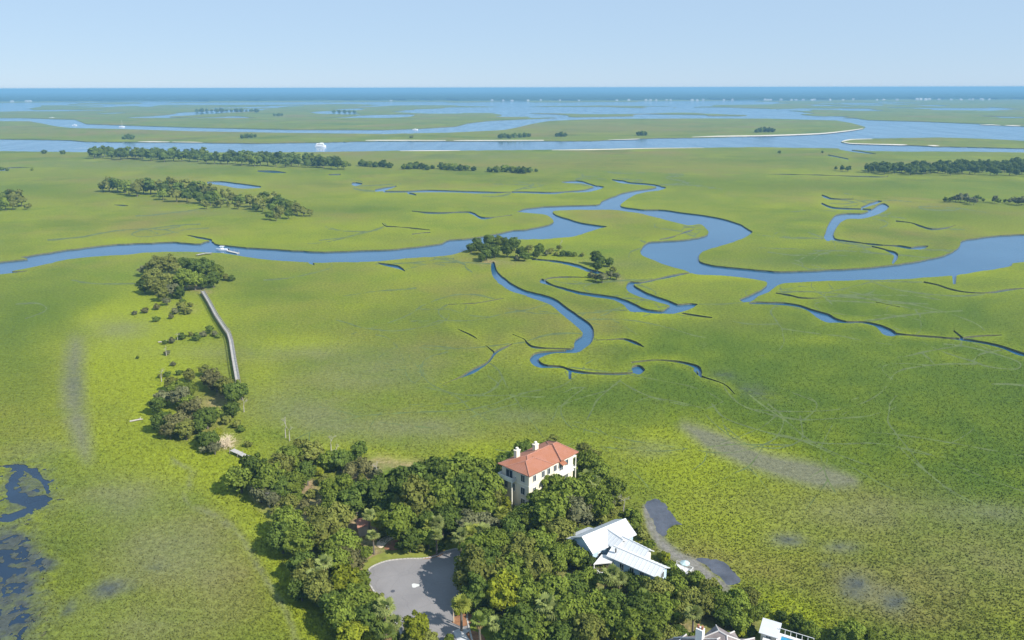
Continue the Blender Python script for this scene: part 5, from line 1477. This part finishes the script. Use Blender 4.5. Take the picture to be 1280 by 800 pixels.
for k in range(14):
    a = 2 * math.pi * k / 14; r_ = (1.0 + .18 * math.sin(3 * a + 1)) * .62; pts_.append((r_ * 1.3 * math.cos(a), r_ * math.sin(a) * 1.1))
pt.prism(pts_, 0, .012)
m_ = pt.build('concrete_patch', simple_mat('pale_patch', (0.52, 0.52, 0.50), .9, .1, 2)); m_.location = (base_.x, base_.y, .031)
tag(m_, 'pale patch of new concrete in the middle of the turnaround', 'patch')

# bare white snags and the bleached dead bush
def branches(b, p, d, L, r, depth, r_):
    e = p + d * L
    m = (p + e) / 2 + V3(r_.normal(size=3)) * L * .08
    b.tube([p, m, e], [r, r * .8, r * .55], 5)
    if depth == 0: return
    for k in range(3):
        nd_ = (d + V3(r_.normal(size=3)) * .55).normalized()
        branches(b, p + (e - p) * r_.uniform(.55, 1.0), nd_, L * r_.uniform(.55, .8), r * .55, depth - 1, r_)
def snag(px, py, h, seed, label):
    h *= .72
    r_ = np.random.default_rng(seed); o = empty('dead_tree', at(px, py, 0))
    b = MB(); b.tube([(0, 0, -.2), (.1, 0, h * .5)], [.17, .11], 7); b.build('trunk', bleached, o)
    b = MB(); branches(b, V3((.1, 0, h * .45)), V3((.1, .05, 1)).normalized(), h * .36, .09, 3, r_); b.build('branches', bleached, o)
    tag(o, label, 'dead tree')
snag(357, 547, 8.5, 3, 'bare white snag with forked limbs at the hammock tip by the marsh')
snag(362, 551, 6, 4, 'short bare white snag leaning right of the forked one')
snag(414, 566, 7, 5, 'slender bare white snag left of the small round dark oak')
snag(420, 572, 5, 6, 'stubby bare white snag beside the small round dark oak')
snag(325, 627, 7, 7, 'grey leafless snag low on the left edge of the hammock')
snag(337, 634, 6, 8, 'grey leafless snag right of the other on the left hammock edge')
snag(202, 477, 6, 9, 'bare white snag at the upper left of the middle island')
snag(208, 445, 5, 10, 'bleached snag standing alone in grass above the middle island')
snag(286, 422, 5, 11, 'bleached snag just right of the boardwalk bend')
snag(305, 515, 6, 12, 'thin white snag on the right side of the middle island')
snag(470, 598, 6, 13, 'pale snag at the dark wood\'s upper left end')
snag(779, 640, 6, 14, 'grey snag behind the white metal roofs')
snag(748, 612, 6.5, 15, 'bare grey snag just right of the villa')
snag(700, 312, 8, 16, 'tall thin snag between the two river groves')
snag(222, 425, 4, 17, 'fallen looking white snag in the shrub row left of the boardwalk')
r_ = np.random.default_rng(21)
o = empty('dead_bush', at(283, 558, 0)); b = MB()
for k in range(46):
    a = r_.uniform(0, 6.28); el = r_.uniform(.15, 1.3); d_ = V3((math.cos(a) * math.cos(el), math.sin(a) * math.cos(el), math.sin(el)))
    branches(b, V3((0, 0, .1)), d_, r_.uniform(1.4, 2.3), .07, 2, r_)
b.build('twigs', simple_mat('cream_dead_wood', (0.72, 0.60, 0.44), .9, .15, 2), o)
tag(o, 'cream bleached dead bush on the sandy hammock tip', 'dead bush')
# drift logs
for px, py, a, lab in ((172, 526, .5, 'short pale drift log on the grass left of the middle island'), (205, 428, .2, 'pale drift log at the left end of the shrub row')):
    b = MB(); d_ = V3((math.cos(a), math.sin(a), 0)); b.tube([d_ * -2.2 + V3((0, 0, .3)), d_ * .3 + V3((0, 0, .35)), d_ * 1.6 + V3((0, 0, .25))], [.26, .24, .14], 8)
    b.tube([d_ * .6 + V3((0, 0, .35)), d_ * 1.3 + V3((-.5, .7, .9))], [.14, .05], 6)
    o = b.build('drift_log', bleached); o.location = at(px, py, 0); tag(o, lab, 'log')

# ------------------------------------------------------------------ boats
gel = simple_mat('white_gelcoat', (0.82, 0.83, 0.84), .3, .03, .5)
foam = simple_mat('wake_foam', (0.75, 0.80, 0.84), .8, .15, .3)
def hull_mesh(b, L, Wd, H):
    n = 9; st_ = []
    for i in range(n):
        t = i / (n - 1); x = (t - .5) * L; w_ = Wd / 2 * (1 - max(0, (t - .45) / .55) ** 2.2); z1_ = H * (1 + .25 * max(0, t - .4))
        st_.append([(x, -w_, z1_), (x, -w_ * .75, 0), (x, 0, -.35), (x, w_ * .75, 0), (x, w_, z1_)])
    for a, c in zip(st_[:-1], st_[1:]):
        for k in range(4): b.quad(a[k], c[k], c[k + 1], a[k + 1])
        b.quad(a[4], c[4], c[0], a[0])
    b.poly(st_[0])
def boat(name, px, py, L, rz, label, kind='motor', wake=0):
    o = empty(name, at(px, py, -.78), rz); Wd = L * .3; H = L * .12
    b = MB(); hull_mesh(b, L, Wd, H); b.build('hull', gel, o)
    if kind == 'ferry':
        b = MB(); b.box((-L * .05, 0, H + 1.3), (L * .36, Wd * .42, 1.25)); b.box((L * .1, 0, H + 3.7), (L * .16, Wd * .34, 1.1)); b.box((-L * .25, 0, H + 3.2), (L * .12, Wd * .3, .55)); b.build('cabin', gel, o)
        b = MB()
        for s in (-1, 1): b.box((-L * .05, s * Wd * .425, H + 1.6), (L * .32, .03, .4))
        b.build('window_band', M_glass, o)
    elif kind == 'sail':
        b = MB(); b.box((0, 0, H + .35), (L * .2, Wd * .3, .34)); b.build('cabin', gel, o)
        b = MB(); b.tube([(L * .08, 0, H), (L * .08, 0, H + L * 1.15)], [.16, .12], 7); b.tube([(L * .08, 0, H + 1.6), (-L * .36, 0, H + 1.7)], [.1, .08], 6); b.build('mast', gel, o)
    else:
        b = MB(); b.box((0, 0, H + .45), (L * .1, Wd * .25, .44)); b.box((-L * .02, 0, H + 1.75), (L * .18, Wd * .42, .06)); b.build('console', gel, o)
        b = MB()
        for s in (-1, 1): b.tube([(0, s * Wd * .36, H * .9), (0, s * Wd * .36, H + 1.7)], [.05, .05], 6)
        b.build('top_frame', gel, o)
        b = MB(); b.box((-L * .53, 0, H * .8), (L * .04, .25, .5)); b.build('outboard_engine', simple_mat('dark_vent', (.06,.06,.06), .6), o)
    tag(o, label, 'boat')
    if wake:
        wm = MB(); c_, s_ = math.cos(rz), math.sin(rz); x0, y0, z0 = at(px, py, -.74)
        for k in range(8):
            t0, t1 = k / 8, (k + 1) / 8
            for sgn in (-1, 1):
                q = []
                for t, e in ((t0, 0), (t1, 0), (t1, 1), (t0, 1)):
                    lx = -L * .4 - wake * t; ly = sgn * (Wd * .15 + wake * .07 * t + e * (Wd * .55) * (1 - t * .6)); q.append((x0 + lx * c_ - ly * s_, y0 + lx * s_ + ly * c_, z0))
                wm.quad(*(q if sgn < 0 else q[::-1]))
        tag(wm.build('boat_wake', foam), kind='stuff')
boat('ferry_boat', 401, 183.5, 19, 0.0, 'large white ferry on the wide far river', 'ferry')
boat('motor_boat', 128, 185, 9, 0.02, 'small white motor boat trailing a wake on the far river at left', wake=44)
boat('motor_boat', 277.5, 313, 8.2, math.pi - .1, 'white motor boat moored by the dock on the near river', wake=0)
boat('motor_boat', 93.5, 156.6, 13, .05, 'small white boat on the upper left channel', wake=30)
boat('motor_boat', 65, 147.6, 17, .05, 'distant white boat at the upper edge of the left channel')
boat('sail_boat', 152.5, 158.8, 15, .1, 'white sail boat with bare mast on the upper channel', 'sail')
boat('motor_boat', 519, 162.3, 14, .02, 'lone white boat on the middle far channel')

# ------------------------------------------------------------------ houses along the far shore
fh_wall = simple_mat('beach_house_wall', (0.46, 0.46, 0.46), .8, .1, .05); fh_roof = simple_mat('beach_house_roof', (0.44, 0.44, 0.46), .7, .2, .05)
def far_house(px, w_, h_, grp, label):
    py = 124.2 - (px - 640) * .0020
    x, y, _z = at(px, py, 0)
    y0 = 6100; x = x * y0 / y
    b = MB(); d_ = w_ * .5
    b.prism([(-w_/2, -d_/2), (w_/2, -d_/2), (w_/2, d_/2), (-w_/2, d_/2)], 0, h_ * .7)
    z0, z1_ = h_ * .7 + .01, h_
    e = [(-w_/2 - .5, -d_/2 - .5, z0), (w_/2 + .5, -d_/2 - .5, z0), (w_/2 + .5, d_/2 + .5, z0), (-w_/2 - .5, d_/2 + .5, z0)]; r0, r1 = (-w_/2 + d_/2, 0, z1_), (w_/2 - d_/2, 0, z1_)
    b.quad(e[0], e[1], r1, r0, 1); b.quad(e[2], e[3], r0, r1, 1); b.poly([e[1], e[2], r1], 1); b.poly([e[3], e[0], r0], 1); b.poly(e[::-1], 1)
    o = b.build('beach_house', [fh_wall, fh_roof]); o.location = (x, y0 + rng.uniform(-60, 90), 0); o.rotation_euler = (0, 0, rng.uniform(-.3, .3))
    tag(o, label, 'house', grp)
for px in (20, 28.5, 36): far_house(px, 24, 15, 'white houses at the left end of the far shore', 'tiny white house at the left end of the wooded far shore')
for px in (487,): far_house(px, 20, 11, None, 'lone pale house under the middle of the far woods')
for px in (615, 629, 640, 660, 676, 700, 724, 772, 787): far_house(px, rng.uniform(16, 24), rng.uniform(11, 15), 'pale houses left of centre on the far shore', 'tiny pale house in the loose row near the middle of the far shore')
for px in (807, 813, 820, 835, 841, 867, 872, 880, 907, 916, 957): far_house(px, rng.uniform(16, 26), rng.uniform(11, 16), 'white houses right of centre on the far shore', 'tiny white house in the closer row right of the middle far shore')
for px in (960, 967, 976, 986, 995, 1006, 1014, 1021, 1035, 1051, 1072, 1096, 1110, 1118): far_house(px, rng.uniform(16, 26), rng.uniform(11, 16), 'white houses of the long right row on the far shore', 'tiny white house in the long row on the right half of the far shore')
for k, px in enumerate((1147, 1152, 1157, 1163)): far_house(px, 26, 17, 'large white houses of the right end on the far shore', 'big white house of the tight block near the right end')
for px in (1176, 1187, 1201, 1211, 1219, 1226, 1234, 1242): far_house(px, rng.uniform(16, 24), rng.uniform(11, 15), 'white houses past the tight block on the far shore', 'tiny white house past the tight block at the right end')

# ------------------------------------------------------------------ labels for every plant near the houses
LMK = [('the red roofed villa', 672, 605), ('the white roofs', 775, 685), ('the grey shingle house', 888, 792), ('the asphalt turnaround', 520, 735), ('the cream dead bush', 283, 556), ('the little shed', 458, 660),
       ('the white pavilion', 960, 790), ('the boardwalk bend', 286, 418), ('the lower boardwalk end', 297, 474), ('the upper boardwalk end', 253, 364), ('the dark mud flats', 870, 680), ('the river bend', 600, 300), ('the narrow creek loop', 745, 345), ('the pale driveway', 580, 797)]
ORD = 'first second third fourth fifth sixth seventh eighth ninth tenth eleventh twelfth thirteenth fourteenth'.split()
grp = {}
for rec in PLANTS:
    o, px, py, rp, ph, colr = rec
    nm, lx, ly = min(LMK, key=lambda l: (px - l[1]) ** 2 + ((py - l[2]) * 1.25) ** 2)
    dx, dy = px - lx, (py - ly) * 1.25
    dst = math.hypot(dx, dy)
    if dst < 26: rel = 'right beside'
    elif abs(dx) > 2 * abs(dy): rel = 'right of' if dx > 0 else 'left of'
    elif abs(dy) > 2 * abs(dx): rel = 'below' if dy > 0 else 'above'
    else: rel = ('below' if dy > 0 else 'above') + (' right of' if dx > 0 else ' left of')
    rel = rel.replace('below right of', 'lower right of').replace('below left of', 'lower left of').replace('above right of', 'upper right of').replace('above left of', 'upper left of')
    rel = rel.replace('upper', 'up').replace('lower right', 'down right').replace('lower left', 'down left')
    if dst > 75: rel = 'well ' + rel
    size = ''
    if 'palm' not in ph and 'shrub' not in ph: size = 'big ' if rp >= 19 else ('small ' if rp <= 8 else '')
    grp.setdefault(f'{size}{colr} {ph} {rel} {nm}', []).append(rec)
for base_, recs in grp.items():
    recs.sort(key=lambda r: r[1])
    n = len(recs)
    for i, r in enumerate(recs):
        suf = ''
        if n == 2: suf = ', ' + ('leftmost of two', 'rightmost of two')[i]
        elif n > 2: suf = ', ' + ('leftmost one' if i == 0 else 'rightmost one' if i == n - 1 else ORD[min(i, 13)] + ' from left')
        r[0]['label'] = base_ + suf
        if n > 1: r[0]['group'] = base_.split(' ', 1)[1] if base_.startswith(('big ', 'small ')) else base_
